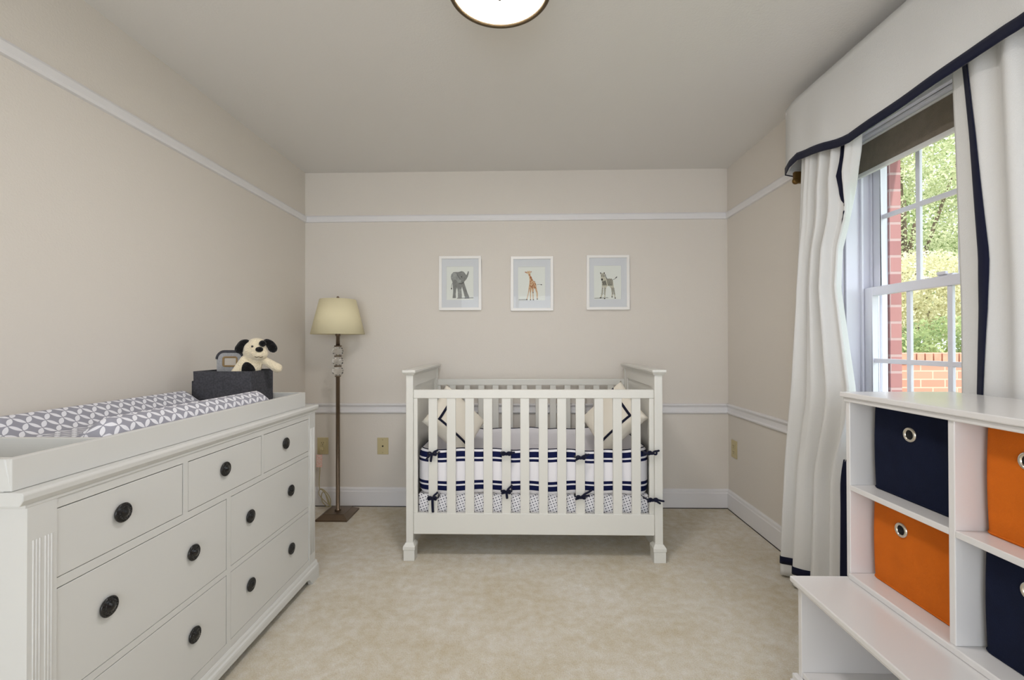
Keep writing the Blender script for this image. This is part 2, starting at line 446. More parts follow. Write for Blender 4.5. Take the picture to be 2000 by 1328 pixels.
# --- side window (double hung, grilles between the panes)
win = bpy.data.objects.new('window_1', None); COL.objects.link(win); win.location = (XR, (WY0+WY1)/2, WZ0); struct(win)
f = MB()
f.box(XR-.02, XR, WY1, WY1+.062, WZ0-.06, WZ1+.05); f.box(XR-.02, XR, WY0-.062, WY0, WZ0-.06, WZ1+.05)
f.box(XR-.02, XR, WY0, WY1, WZ1, WZ1+.05)
f.build('casing', M_VINYL, win, bevel=.003)
f = MB(); f.box(XR-.045, XR+.10, WY0-.0, WY1+.0, WZ0-.025, WZ0); f.build('sill', M_VINYL, win, bevel=.003)
f = MB()                                           # jambs with the sash tracks
for y0, y1 in ((WY1-.012, WY1), (WY0, WY0+.012)): f.box(XR, XR+.185, y0, y1, WZ0, WZ1)
f.box(XR, XR+.185, WY0, WY1, WZ1-.012, WZ1); f.box(XR, XR+.20, WY0, WY1, WZ0-.02, WZ0+.012)
for y0, y1 in ((WY1-.026, WY1-.012), (WY0+.012, WY0+.026)):
    for x0, x1 in ((XR+.060, XR+.070), (XR+.104, XR+.110), (XR+.150, XR+.165)): f.box(x0, x1, y0, y1, WZ0, WZ1)
f.build('jamb', M_VINYL, win, bevel=.002)
def sash(name, x0, x1, z0, z1, zm, rail_lo, rail_hi, st=.055):
    y0, y1 = WY0+.014, WY1-.014
    sm = MB()
    sm.box(x0, x1, y1-st, y1, z0, z1); sm.box(x0, x1, y0, y0+st, z0, z1)
    sm.box(x0, x1, y0+st, y1-st, z0, z0+rail_lo); sm.box(x0, x1, y0+st, y1-st, z1-rail_hi, z1)
    so = sm.build(name, M_VINYL, win, bevel=.003)
    g = MB(); xc = (x0+x1)/2
    for k in (1, 2, 3):
        yc = y1-st-(y1-y0-2*st)*k/4
        g.box(xc-.006, xc+.006, yc-.010, yc+.010, z0+rail_lo, z1-rail_hi)
    g.box(xc-.0062, xc+.0062, y0+st, y1-st, zm-.010, zm+.010)
    g.build('grille', M_VINYL, so, bevel=.002)
    p = MB(); p.box(xc+.008, xc+.011, y0+st-.004, y1-st+.004, z0+rail_lo-.004, z1-rail_hi+.004)
    p.build('pane', M_PANE, so)
    return so
sash('lower_sash', XR+.072, XR+.102, .775, 1.428, 1.105, .05, .036)
us = sash('upper_sash', XR+.112, XR+.142, 1.400, 2.06, 1.742, .036, .045)
lk = MB(); lk.box(XR+.078, XR+.098, 1.68, 1.74, 1.428, 1.437); lk.box(XR+.070, XR+.082, 1.70, 1.735, 1.435, 1.447)
lk.build('sash_lock', M_VINYL, win, bevel=.002)

# --- unseen window behind the camera, made up to hold the fill light
w2 = bpy.data.objects.new('added_rear_window', None); COL.objects.link(w2); w2.location = (-.1, YF, .45); struct(w2)
f = MB()
for x0, x1 in ((-1.25, -1.20), (-.13, -.07), (1.0, 1.05)): f.box(x0, x1, YF-.09, YF-.04, .45, 2.15)
f.box(-1.2, 1.0, YF-.09, YF-.04, .45, .50); f.box(-1.2, 1.0, YF-.09, YF-.04, 2.10, 2.15)
f.build('frame', M_VINYL, w2, bevel=.003)

# ------------------------------------------------------------------ outside
struct(MB().box(XR+.30, 24, -9, 26, -.15, -.05).build('floor_outside', M_LAWN))
gw = thing('garden_wall', 'low red brick garden wall with a soldier cap seen through lower window panes', 'wall', (5, 4.3, -.05))
MB().box(1.9, 9.5, 4.2, 4.42, -.05, .985).build('brick_body', M_BRICK2, gw)
cap = MB()
xx = 1.9
while xx < 9.5:
    cap.box(xx+.004, xx+.068, 4.185, 4.435, .985, 1.085); xx += .075
M_CAPB = mat('cap_brick', (206, 148, 126), .9, var=.25, vscale=9)
cap.build('brick_cap', M_CAPB, gw, bevel=.004)

def tree(name, label, x, y, blobs, leaf, nleaf, size, trunk_h, group=None):
    t = thing(name, label, 'tree' if 'tree' in name else 'shrub', (x, y, -.05), group)
    vs, fs = [], []
    tot = sum(b[3]*b[4]*b[5] for b in blobs); k = 0
    for bx, by, bz, rx, ry, rz in blobs:
        n = int(nleaf*rx*ry*rz/tot)
        d = rng.normal(size=(n, 3)); d /= np.linalg.norm(d, axis=1)[:, None]
        r = rng.uniform(.35, 1.0, n)**.5
        P = d*r[:, None]*np.array([rx, ry, rz]) + np.array([x+bx, y+by, bz])
        a = rng.normal(size=(n, 3)); a /= np.linalg.norm(a, axis=1)[:, None]
        b2 = np.cross(a, rng.normal(size=(n, 3))); b2 /= np.linalg.norm(b2, axis=1)[:, None]
        sz = size*rng.uniform(.6, 1.4, n)[:, None]
        for q in range(n):
            p, u, v = P[q], a[q]*sz[q], b2[q]*sz[q]*.5
            vs += [p-u, p-v, p+u, p+v]; fs.append((k, k+1, k+2, k+3)); k += 4
    me = bpy.data.meshes.new('foliage'); me.from_pydata([tuple(v) for v in vs], [], fs); me.materials.append(leaf)
    me.transform(Matrix.Translation(-Vector((x, y, -.05))))
    o = bpy.data.objects.new('foliage', me); COL.objects.link(o); o.parent = t
    tr = MB(); tr.tube([(x, y, -.06), (x+.04, y, trunk_h*.5), (x, y+.05, trunk_h), (x+.2, y, trunk_h*1.5)], [.12, .10, .07, .03], n=10)
    for bx, by, bz, rx, ry, rz in blobs[:4]:
        tr.tube([(x, y, trunk_h*.8), (x+bx*.5, y+by*.5, (trunk_h*.8+bz)/2), (x+bx, y+by, bz)], [.05, .035, .015], n=7)
    tr.build('trunk', M_BARK, t)
    return t
tree('leafy_tree', 'tall sunlit yellow-green tree filling the upper window panes', 7.6, 9.2,
     [(0, 0, 4.0, 1.5, 1.2, 1.3), (-.9, .2, 5.2, 1.2, 1.0, 1.2), (1.1, 0, 5.0, 1.3, 1.1, 1.2), (.1, .3, 6.3, 1.2, 1.0, 1.0), (-1.5, 0, 3.6, .9, .9, .9), (1.7, .2, 3.4, .9, .9, .9)], M_LEAF_A, 34000, .030, 2.4)
tree('round_tree', 'pale golden-olive tree with a domed crown beyond the middle window panes', 5.9, 7.0,
     [(0, 0, 1.95, .9, .8, .62), (.55, .1, 1.7, .6, .6, .5), (-.6, 0, 1.6, .6, .6, .5)], M_LEAF_C, 18000, .026, 1.1)
tree('dark_green_tree', 'greener tree standing behind the golden-olive one', 10.6, 12.2,
     [(0, 0, 2.6, 1.8, 1.3, 1.4), (-1.6, 0, 3.9, 1.5, 1.2, 1.5), (1.3, 0, 4.4, 1.4, 1.2, 1.4), (-.4, 0, 5.8, 1.5, 1.2, 1.2)], M_LEAF_B, 20000, .06, 2.0)
tree('leafy_shrub', 'bushy green shrub growing just above the brick garden wall', 5.1, 5.5,
     [(0, 0, 1.0, .75, .5, .5), (.6, .1, .95, .6, .45, .42), (-.7, 0, .9, .6, .45, .42), (1.2, .2, .9, .6, .5, .45)], M_LEAF_B, 13000, .026, .6)

# ------------------------------------------------------------------ roller shade, valance, curtains
sh = thing('roller_shade', 'taupe roller shade pulled a little way down inside the window', 'window shade', (1.50, 1.69, 2.06))
MB().box(1.498, 1.502, WY0+.018, WY1-.018, 1.930, 2.06).build('shade_cloth', M_SHADE, sh)
MB().box(1.492, 1.507, WY0+.016, WY1-.016, 1.913, 1.931).build('bottom_bar', M_PLAST, sh, bevel=.003)
MB().box(1.490, 1.53, WY0+.014, WY1-.014, 2.053, 2.063).build('head_rail', M_PLAST, sh, bevel=.004)

VB = [(.80, 2.06), (.86, 2.045), (1.22, 2.012), (1.29, 2.018), (1.45, 2.012), (1.57, 2.006), (1.87, 1.994), (1.934, 2.005), (2.0, 2.022), (2.10, 2.044), (2.222, 2.066)]
VPATH = [(1.472, .80, 2.02, 0), (1.345, .80, 2.04, 0)] + [(1.32, y, None, 0) for y in np.linspace(.84, 2.21, 40)] + [(1.327, 2.27, 2.052, 0), (1.340, 2.335, 2.038, 0), (1.40, 2.352, 2.034, 0), (1.472, 2.356, 2.03, 0)]
def vpoint(i, t, off=0.):
    i = int(round(i)); x, y, zb, _ = VPATH[i]
    if zb is None: zb = interp(VB, y)
    zt = 2.36 - .006*max(0, (2.2-y))
    z = zb + (zt-zb)*t
    wav = .004*math.sin(9*y)*math.sin(PI*t) + .006*math.sin(23*y+2)*(1-t)*(.3 if 1.3 < y < 1.95 else 1)
    if y in (.80,): wav = 0
    return (x + off + (wav if 1.33 > x else 0), y, z), zb, zt
va = thing('valance', 'white fabric valance with a navy band along its bottom edge, above the window', 'valance', (1.40, 1.6, 2.36))
nV = len(VPATH)-1
MB().grid(lambda u, v: vpoint(u*nV, v)[0], nV, 14).build('fabric', M_CURT, va, solid=.006, recalc=False)
def trimpt(u, v):
    (p, zb, zt) = vpoint(u*nV, 0)
    t = (-.004 + v*.036)/(zt-zb)
    q = vpoint(u*nV, t)[0]; i = int(round(u*nV))
    ox, oy = -.0055, 0
    if i >= nV-1: ox, oy = 0, .0055
    elif i >= nV-3: ox, oy = -.005, .003
    elif i <= 1: ox, oy = 0, -.0055
    return (q[0]+ox, q[1]+oy, q[2])
MB().grid(trimpt, nV, 3).build('band', M_NAVY, va, solid=.004, recalc=False)
MB().box(1.335, 1.472, .83, 2.33, 2.335, 2.347).build('mounting_board', M_TRIM, va)
rod = MB(); rod.tube([(1.40, .84, 2.20), (1.40, 2.31, 2.20)], .010, n=12); rod.box(1.395, 1.474, 2.30, 2.315, 2.185, 2.21); rod.box(1.395, 1.474, .86, .875, 2.185, 2.21)
rodt = thing('curtain_rod', 'brass curtain rod bracket end showing below the far corner of the valance', 'curtain rod', (1.40, 1.6, 2.20))
rod.build('rod', M_DARKBR, rodt)
bk = MB(); bk.box(1.376, 1.472, 2.325, 2.345, 1.992, 2.05); bk.lathe([(.0, -.012), (.014, -.010), (.018, 0), (.014, .010), (0, .012)], (1.386, 2.335, 2.004), 'y', 16)
bk.build('bracket', M_GOLD, rodt, bevel=.003)

# far curtain, drawn to the left of the window; edges (z -> y) follow its pinched hang
CL = [(2.20, 2.215), (2.10, 2.227), (1.858, 2.248), (1.361, 2.291), (.842, 2.364), (.294, 2.415), (.05, 2.43), (0, 2.43)]
CR_ = [(2.20, 1.845), (1.967, 1.862), (1.854, 1.892), (1.74, 1.945), (1.605, 2.000), (1.428, 2.014), (1.227, 1.978), (.991, 1.936), (.478, 1.932), (.23, 1.937), (0, 1.94)]
def curl(z): return sstep(1.92, 1.70, z)*(1-sstep(.95, .55, z))
def far_surf(u, v, off=0.):
    z = .012 + v*2.19
    yl, yr = interp(CL, z), interp(CR_, z)
    k = curl(z); ub = .80
    amp = .012 + .020*(1-v)**.7
    ph = u*PI*2*4.2 + .5*math.sin(2.2*v+1)
    x = 1.352 + amp*math.sin(ph) + .006*math.sin(ph*2.3+3*v) - .018*(1-v)*math.sin(PI*min(1, u*1.2))
    y = yl + (yr-yl)*u
    if k > 0:
        # the leading hem folds back towards the wall in the middle of the drop
        if u < ub: yk = yl + (yr-yl)*(u/ub); xk = x
        else:
            a = (u-ub)/(1-ub); yk = yr + .085*a*a + .0*a; xk = x + .070*math.sin(a*PI*.5)
        y = y*(1-k) + yk*k; x = x*(1-k) + xk*k
    nx = -1
    return (x + nx*off, y + .004*math.sin(ph), z)
def hem_z(fn):
    return fn
cf = thing('curtain', 'white navy-edged curtain hanging to the carpet at the far side of the window', 'curtain', (1.35, 2.2, 0), 'white curtains with navy ribbon')
MB().grid(lambda u, v: far_surf(u, v), 90, 80).build('panel', M_CURT, cf, solid=.003, recalc=False)
def far_ribbon(u, v):
    z = .012 + v*2.19
    c = np.interp(z, [0, .55, .72, .95, 1.66, 1.74, 1.80, 1.90, 2.0, 2.2], [.955, .95, .945, .93, .92, .86, .765, .74, .77, .79])
    w = np.interp(z, [0, 1.6, 1.8, 1.9, 2.2], [.055, .055, .05, .075, .08])
    return far_surf(min(.997, c+(u-.5)*w), v, .0045)
MB().grid(far_ribbon, 8, 80).build('ribbon', M_NAVY, cf, solid=.002, recalc=False)
MB().grid(lambda u, v: far_surf(-.002+u*1.0, .026+.017*v, .0045), 90, 2).build('hem_ribbon', M_NAVY, cf, solid=.002, recalc=False)
# near curtain at the other side; its foot hangs behind the shelf unit
def near_surf(u, v, off=0.):
    z = .012 + v*2.19
    x0 = 1.432 - .055*sstep(1.15, 2.1, z)
    lead = {}
    px = np.interp(z, [0, 1.03, 1.30, 1.80, 2.05, 2.2], [1857, 1857, 1857, 1849, 1844, 1842])
    yl = x0*889/(px-1021.) ; yr = .90 - .03*(1-v)
    y = yl + (yr-yl)*u
    amp = (.012 + .008*v)*sstep(.03, .30, u)
    ph = u*PI*2*5.5 + .7*math.sin(2.6*v)
    x = x0 + amp*math.sin(ph) + .004*math.sin(ph*.45+2*v)
    return (x - off, y, z)
def near_ribbon(a, v):
    z = .012 + v*2.19
    x0 = 1.432 - .055*sstep(1.15, 2.1, z)
    c = np.interp(z, [0, .9, 1.03, 1.29, 1.45, 1.82, 2.05, 2.2], [1893, 1895, 1896, 1905, 1907, 1889, 1873, 1866])
    w = np.interp(z, [0, 1.03, 1.4, 2.05, 2.2], [15, 14, 19, 12, 11])
    px = c + (a-.5)*w
    ytarget = x0*889/(px-1021.)
    pl, pr = near_surf(0, v), near_surf(1, v)
    u = (pl[1]-ytarget)/(pl[1]-pr[1])
    return near_surf(max(0, u), v, .0045)
cn = thing('curtain', 'white navy-edged curtain at the near side of the window behind the cubby shelf', 'curtain', (1.42, 1.2, 0), 'white curtains with navy ribbon')
MB().grid(near_surf, 90, 60).build('panel', M_CURT, cn, solid=.003, recalc=False)
MB().grid(near_ribbon, 6, 60).build('ribbon', M_NAVY, cn, solid=.002, recalc=False)

# ------------------------------------------------------------------ ceiling light
LX, LY, LZ, LR = -.072, 1.477, 2.33, .165
cl = thing('ceiling_light', 'round flush ceiling light with a glowing diffuser in a bronze ring', 'ceiling light', (LX, LY, H))
MB().lathe([(0, H), (.10, H), (.10, H-.012), (.152, H-.02), (.160, LZ+.012), (.150, LZ+.012)], (LX, LY, 0), n=64).build('shade_drum', M_LSHADE, cl)
MB().lathe([(.150, LZ+.012), (.167, LZ+.012), (.168, LZ), (.164, LZ-.004), (.156, LZ-.003), (.150, LZ+.002), (.150, LZ+.012)], (LX, LY, 0), n=72).build('ring', M_DARKBR, cl)
MB().lathe([(.155, LZ+.004), (.12, LZ-.006), (.06, LZ-.011), (0, LZ-.012)], (LX, LY, 0), n=64).build('diffuser', M_DIFF, cl)
MB().lathe([(0, LZ-.026), (.006, LZ-.024), (.007, LZ-.018), (.012, LZ-.014), (.012, LZ-.010), (0, LZ-.010)], (LX, LY, 0), n=20).build('finial', M_DARKBR, cl)

# ------------------------------------------------------------------ dresser
DX, DB = -1.055, -1.556
DY0, DY1 = .945, 2.286
dr = thing('dresser', 'long white dresser with seven drawers and round black knobs against the left wall', 'dresser', (-1.3, 1.62, 0))
b = MB()
b.box(DB, DX-.022, DY0+.002, DY1-.002, .06, .838)           # carcass behind the face frame
b.build('carcass', M_FURN, dr)
# face frame: stiles and rails around the drawer openings
zr = [(.120, .364), (.383, .635), (.657, .816)]
ff = MB()
ff.box(DX-.022, DX, DY0+.062, 1.005, .09, .84); ff.box(DX-.022, DX, 2.223, DY1-.062, .09, .84)
ff.box(DX-.022, DX, 1.005, 2.223, .816, .84); ff.box(DX-.022, DX, 1.005, 2.223, .635, .657); ff.box(DX-.022, DX, 1.005, 2.223, .364, .383); ff.box(DX-.022, DX, 1.005, 2.223, .09, .120)
for y0, y1, z0, z1 in ((1.392, 1.412, .657, .816), (1.817, 1.831, .657, .816), (1.601, 1.623, .383, .635), (1.601, 1.623, .120, .364)): ff.box(DX-.022, DX, y0, y1, z0, z1)
ff.build('face_frame', M_FURN, dr)
MB().box(DX-.0225, DX-.0215, 1.003, 2.225, .118, .818).build('drawer_gap', M_GAP, dr)
for y0, y1 in ((DY0, DY0+.062), (DY1-.062, DY1)):
    p = MB(); p.box(DX-.06, DX+.002, y0, y1, .09, .84)
    for k in range(4):
        for base in (y0+.012, y0+.037):
            if k == 3: continue
            yy = base + k*.0065
            p.tube([(DX+.0012, yy, .14), (DX+.0012, yy, .765)], .0022, n=8)
    p.build('fluted_post', M_FURN, dr)
# end panels (raised frame line on the near end)
for yy, sgn in ((DY0, -1), (DY1, 1)):
    e = MB(); y0, y1 = sorted((yy, yy+sgn*.004))
    e.box(DX-.09, DX-.064, y0, y1, .09, .84); e.box(DB, DB+.06, y0, y1, .09, .84); e.box(DB+.06, DX-.09, y0, y1, .77, .84); e.box(DB+.06, DX-.09, y0, y1, .09, .15)
    e.build('end_frame', M_FURN, dr, bevel=.0015)
tp = MB()
tp.prism([(DB, .846), (DX+.004, .846), (DX+.008, .852), (DX+.012, .858), (DX+.013, .870), (DX+.008, .876), (DB, .876)], DY0-.018, DY1+.018, 'y')
tp.box(DB, DX+.003, DY0-.006, DY1+.006, .838, .847)
tp.build('top', M_FURN, dr, bevel=.002)
bs = MB()
bx1 = DX+.016
prof = [(DY0-.014, 0), (DY0-.014, .062), (DY1+.014, .062), (DY1+.014, 0), (DY1-.06, 0), (DY1-.066, .012), (DY1-.085, .034), (DY1-.11, .042), (DY0+.11, .042), (DY0+.085, .034), (DY0+.066, .012), (DY0+.06, 0)]
bs.prism(prof, bx1-.02, bx1, 'x')
bs.prism([(DX+.0005, .062), (bx1, .062), (bx1-.002, .070), (bx1-.007, .075), (bx1-.009, .084), (bx1-.013, .091), (DX+.0005, .092)], DY0-.012, DY1+.012, 'y')
bs.box(DB, bx1-.02, DY0-.014, DY0-.0005, 0, .090); bs.box(DB, bx1-.02, DY1+.0005, DY1+.014, 0, .090)
bs.build('base', M_FURN, dr)
KNOB = None
def knob(parent, y, z):
    x = DX
    k = MB()
    k.lathe([(0, .002), (.024, .002), (.0255, .006), (.0235, .0085), (.019, .0075), (.017, .010), (.0125, .0115), (.009, .0145), (.004, .0165), (0, .017)], (x, y, z), 'x', 36)
    for i in range(14):
        a = 2*PI*i/14; k.ball((x+.0105, y+.0150*math.cos(a), z+.0150*math.sin(a)), (.0022, .0024, .0024), seg=8, rings=6)
    for i in range(22):
        a = 2*PI*i/22; k.ball((x+.0082, y+.0215*math.cos(a), z+.0215*math.sin(a)), (.0015, .0017, .0017), seg=6, rings=5)
    return lbl(k.build('knob', M_BLACK, parent), 'round black ornate knob')
cols = {0: [(1.005, 1.392), (1.412, 1.817), (1.831, 2.223)], 1: [(1.005, 1.601), (1.623, 2.223)], 2: [(1.005, 1.601), (1.623, 2.223)]}
zrow = {0: (.657, .816), 1: (.383, .635), 2: (.120, .364)}
kn = {0: [[1.175], [1.588], [2.000]], 1: [[1.135, 1.433], [1.737, 2.044]], 2: [[1.135, 1.438], [1.741, 2.049]]}
for r in (0, 1, 2):
    z0, z1 = zrow[r]
    for ci, (y0, y1) in enumerate(cols[r]):
        d = MB().box(DX-.021, DX-.0005, y0+.0022, y1-.0022, z0+.0014, z1-.0028).build('drawer', M_FURN, dr, bevel=.0015)
        for ky in kn[r][ci]: knob(d, ky, {0: .744, 1: .521, 2: .256}[r])

# changing tray, pad, caddy, puppy
TX0, TX1, TY0, TY1, TZ0, TZ1 = -1.556, -1.073, .932, 2.225, .8765, .946
tr = MB()
t = .017
tr.box(TX1-t, TX1, TY0, TY1, TZ0, TZ1); tr.box(TX0, TX0+t, TY0, TY1, TZ0, TZ1)
tr.box(TX0+t, TX1-t, TY0, TY0+t, TZ0, TZ1); tr.box(TX0+t, TX1-t, TY1-t, TY1, TZ0, TZ1)
tr.box(TX0+t, TX1-t, TY0+t, TY1-t, TZ0, TZ0+.006)
tr.box(TX0+t, TX1-t, 1.140, 1.154, TZ0+.006, TZ1)
tag(tr.build('changing_tray', M_FURN, origin=(-1.31, 1.58, TZ0), bevel=.002), 'white open changing tray sitting on top of the dresser', 'tray')

PX0, PX1, PY0, PY1 = -1.530, -1.096, 1.160, 1.998
PB = TZ0+.0065
def pad_h(s, tt):
    bol = max(0, 1-abs(s-.13)/.20)**1.0; bol2 = max(0, 1-abs(s-.87)/.20)
    e = max(sstep(0, 1, bol), sstep(0, 1, bol2))
    taper = sstep(0, .10, tt)*sstep(0, .07, 1-tt)
    edge = sstep(0, .035, s)*sstep(0, .035, 1-s)*sstep(0, .025, tt)*sstep(0, .03, 1-tt)
    return PB + .018 + edge*(.022 + .060*e*(.30+.70*taper)*1.0)
def pad_pt(u, v):
    s, tt = u, v
    return (PX0+(PX1-PX0)*s, PY0+(PY1-PY0)*tt, pad_h(s, tt))
arc = [0.]; NU = 48
for i in range(NU):
    a, b_ = pad_pt(i/NU, .5), pad_pt((i+1)/NU, .5); arc.append(arc[-1]+math.hypot(b_[0]-a[0], b_[2]-a[2]))
pd = MB()
pd.grid(pad_pt, NU, 60, uvf=lambda a, b: (arc[int(round(a*NU))], b*(PY1-PY0)))
# skirts and underside, printed like the top
def side(fn, n, uvf): pd.grid(fn, n, 1, uvf=uvf)
side(lambda a, b: (PX1, PY0+(PY1-PY0)*a, PB+(pad_h(1, a)-PB)*b), 60, lambda a, b: (arc[-1]+.018*(1-b), a*(PY1-PY0)))
side(lambda a, b: (PX0, PY0+(PY1-PY0)*a, PB+(pad_h(0, a)-PB)*b), 60, lambda a, b: (-.018*(1-b), a*(PY1-PY0)))
side(lambda a, b: (PX0+(PX1-PX0)*a, PY0, PB+(pad_h(a, 0)-PB)*b), NU, lambda a, b: (a*(PX1-PX0), -.018*(1-b)))
side(lambda a, b: (PX0+(PX1-PX0)*a, PY1, PB+(pad_h(a, 1)-PB)*b), NU, lambda a, b: (a*(PX1-PX0), .83+.018*(1-b)))
pd.poly([(PX0, PY0, PB), (PX1, PY0, PB), (PX1, PY1, PB), (PX0, PY1, PB)])
pdo = pd.build('changing_pad', M_LATT, origin=(-1.31, 1.58, PB))
tag(pdo, 'contoured changing pad in grey cloth printed with a white leaf lattice', 'changing pad')

CX0, CX1, CY0, CY1, CZ0, CZ1 = -1.476, -1.213, 2.006, 2.186, TZ0+.0065, 1.063
cd = thing('felt_caddy', 'charcoal felt storage caddy at the far end of the changing tray', 'caddy', ((CX0+CX1)/2, (CY0+CY1)/2, CZ0))
c = MB(); ft = .006
c.box(CX0, CX1, CY0, CY0+ft, CZ0, CZ1); c.box(CX0, CX1, CY1-ft, CY1, CZ0, CZ1)
c.box(CX0, CX0+ft, CY0+ft, CY1-ft, CZ0, CZ1); c.box(CX1-ft, CX1, CY0+ft, CY1-ft, CZ0, CZ1)
c.box(CX0+ft, CX1-ft, CY0+ft, CY1-ft, CZ0, CZ0+ft)
c.build('body', M_FELT, cd, bevel=.0025)
c = MB(); c.box(CX0-.03, CX0-.0005, CY0+.03, CY1-.04, CZ0, CZ1-.045); c.build('side_pocket', M_FELT, cd, bevel=.003)
# divider board across the caddy with a rounded top and a hand hole
yd = CY0+.085
def ring_pts(x0, x1, z0, z1, r, n=6):
    pts = []
    for cx, cz, a0 in ((x1-r, z1-r, 0), (x0+r, z1-r, 90), (x0+r, z0+r, 180), (x1-r, z0+r, 270)):
        for k in range(n+1):
            a = math.radians(a0+90*k/n); pts.append((cx+r*math.cos(a), cz+r*math.sin(a)))
    return pts
HX0, HX1 = -1.425, -1.300
outer = ring_pts(HX0, HX1, .985, 1.150, .035); inner = ring_pts(HX0+.030, HX1-.030, 1.082, 1.124, .008)
dv = MB(); n = len(outer)
vs = [(x, yd-.003, z) for x, z in outer] + [(x, yd-.003, z) for x, z in inner] + [(x, yd+.003, z) for x, z in outer] + [(x, yd+.003, z) for x, z in inner]
fs = [(i, (i+1) % n, n+(i+1) % n, n+i) for i in range(n)] + [(2*n+i, 3*n+i, 3*n+(i+1) % n, 2*n+(i+1) % n) for i in range(n)]
fs += [(i, 2*n+i, 2*n+(i+1) % n, (i+1) % n) for i in range(n)] + [(n+i, n+(i+1) % n, 3*n+(i+1) % n, 3*n+i) for i in range(n)]
dv._faces(vs, fs)
dv.build('handle_board', M_FELT2, cd)
MB().tube([(x, yd, z) for x, z in outer if z > 1.03], .0070, n=8).build('handle_binding', M_FELT, cd)
MB().tube([(x, yd-.001, z) for x, z in inner+inner[:1]], .0048, n=8).build('hand_hole_rim', M_TAN, cd)

# plush puppy: built facing -Y, turned towards the camera
pup = thing('plush_puppy', 'cream and black plush puppy sitting in the felt caddy', 'soft toy', (-1.242, 2.098, .920))
ang = math.radians(27)
RZ = Matrix.Rotation(ang, 3, 'Z')
def pb(mb, c, r, ry=0, rx=0, rz=0, **k):
    R = RZ @ Matrix.Rotation(rz, 3, 'Z') @ Matrix.Rotation(ry, 3, 'Y') @ Matrix.Rotation(rx, 3, 'X')
    mb.ball(Vector(pup.location) + RZ @ Vector(c), r, R, **k)
bd = MB()
pb(bd, (-.008, .0, .235), (.052, .050, .048)); pb(bd, (.010, -.030, .222), (.040, .034, .032)); pb(bd, (0, 0, .270), (.036, .036, .024))
pb(bd, (-.022, .002, .166), (.046, .038, .050)); pb(bd, (-.034, .002, .095), (.036, .036, .060)); pb(bd, (-.004, .004, .195), (.034, .032, .028))
for k in range(7):
    a = k/6.; pb(bd, (-.050-.032*a, -.010-.015*a, .190-.060*a), (.019+.003*a, .019+.003*a, .021+.002*a))
for k in range(8):
    a = k/7.; pb(bd, (.036+.050*a, -.012-.012*a, .186-.034*a), (.018+.005*a, .018+.004*a, .018+.004*a))
bo = bd.build('body', M_FUR, pup, weld=False)
md = bo.modifiers.new('remesh', 'REMESH'); md.mode = 'VOXEL'; md.voxel_size = .0042; md.use_smooth_shade = True
md = bo.modifiers.new('smooth', 'SMOOTH'); md.factor = .6; md.iterations = 5
for sgn, cc, ry, lab in ((-1, (-.061, -.012, .256), .50, 0), (1, (.060, -.008, .258), -.66, 1)):
    e = MB()
    pb(e, cc, (.020, .012, .034), ry=ry); pb(e, (cc[0]+sgn*.006, cc[1]-.004, cc[2]-.012), (.021, .012, .024), ry=ry*.9); pb(e, (cc[0]-sgn*.018, cc[1]+.004, cc[2]+.018), (.016, .012, .014))
    eo = e.build('ear', M_BFUR, pup, weld=False)
    md = eo.modifiers.new('remesh', 'REMESH'); md.mode = 'VOXEL'; md.voxel_size = .004; md.use_smooth_shade = True
    md = eo.modifiers.new('smooth', 'SMOOTH'); md.factor = .6; md.iterations = 4
    lbl(eo, 'floppy black ear')
e = MB(); pb(e, (.014, -.062, .240), (.0160, .011, .0125)); lbl(e.build('nose', M_BFUR, pup), 'black nose')
e = MB(); pb(e, (.026, -.036, .267), (.015, .013, .015)); lbl(e.build('eye_patch', M_BFUR, pup), 'black patch over one eye')
e = MB(); pb(e, (-.015, -.047, .254), (.0048, .0045, .0048)); e.build('eye', M_BLACK, pup)
e = MB(); pb(e, (-.034, -.024, .150), (.032, .018, .036)); lbl(e.build('belly_patch', M_BFUR, pup), 'black belly patch')
e = MB(); q = [Vector(pup.location) + RZ @ Vector(p) for p in ((-.004, -.061, .207), (.004, -.0645, .204), (.012, -.065, .207), (.020, -.0635, .203), (.028, -.059, .206))]
e.tube(q, .0016, n=6); e.build('mouth', M_DARKBR, pup)

# ------------------------------------------------------------------ floor lamp
FX, FY = -1.277, 3.118
fl = thing('floor_lamp', 'slim bronze floor lamp with cream shade and glass orbs in the back left corner', 'lamp', (FX, FY, 0))
b = MB(); b.box(FX-.107, FX+.107, FY-.115, FY+.115, 0, .012); b.frustum((FX-.107, FX+.107, FY-.115, FY+.115, .012), (FX-.072, FX+.072, FY-.078, FY+.078, .034))
b.box(FX-.072, FX+.072, FY-.078, FY+.078, .034, .037)
b.build('base', M_BRONZE, fl, bevel=.002)
MB().lathe([(0, .037), (.022, .037), (.020, .046), (.0135, .050), (.0135, .955), (.020, .958), (.022, .964), (0, .964)], (FX, FY, 0), n=24).build('pole', M_BRONZE, fl)
for z0 in (.967, 1.036, 1.105):
    g = MB(); g.lathe([(0, 0), (.022, .001), (.034, .010), (.0405, .028), (.0395, .036), (.030, .052), (.020, .058), (0, .059)], (FX, FY, z0), n=10, smooth=False)
    lbl(g.build('glass_orb', M_GLASS, fl), 'clear faceted glass orb')
    MB().lathe([(0, .0585), (.024, .0585), (.026, .062), (.024, .0675), (0, .0675)], (FX, FY, z0), n=24).build('collar', M_BRONZE, fl)
MB().lathe([(0, 1.172), (.0135, 1.172), (.0125, 1.235), (.017, 1.240), (.017, 1.275), (.006, 1.28), (.006, 1.487), (0, 1.487)], (FX, FY, 0), n=20).build('neck', M_BRONZE, fl)
sd = MB(); R0, R1, Z0, Z1 = .178, .119, 1.250, 1.490
sd.lathe([(R0, Z0), (R1, Z1), (R1-.002, Z1), (R0-.003, Z0), (R0, Z0)], (FX, FY, 0), n=56)
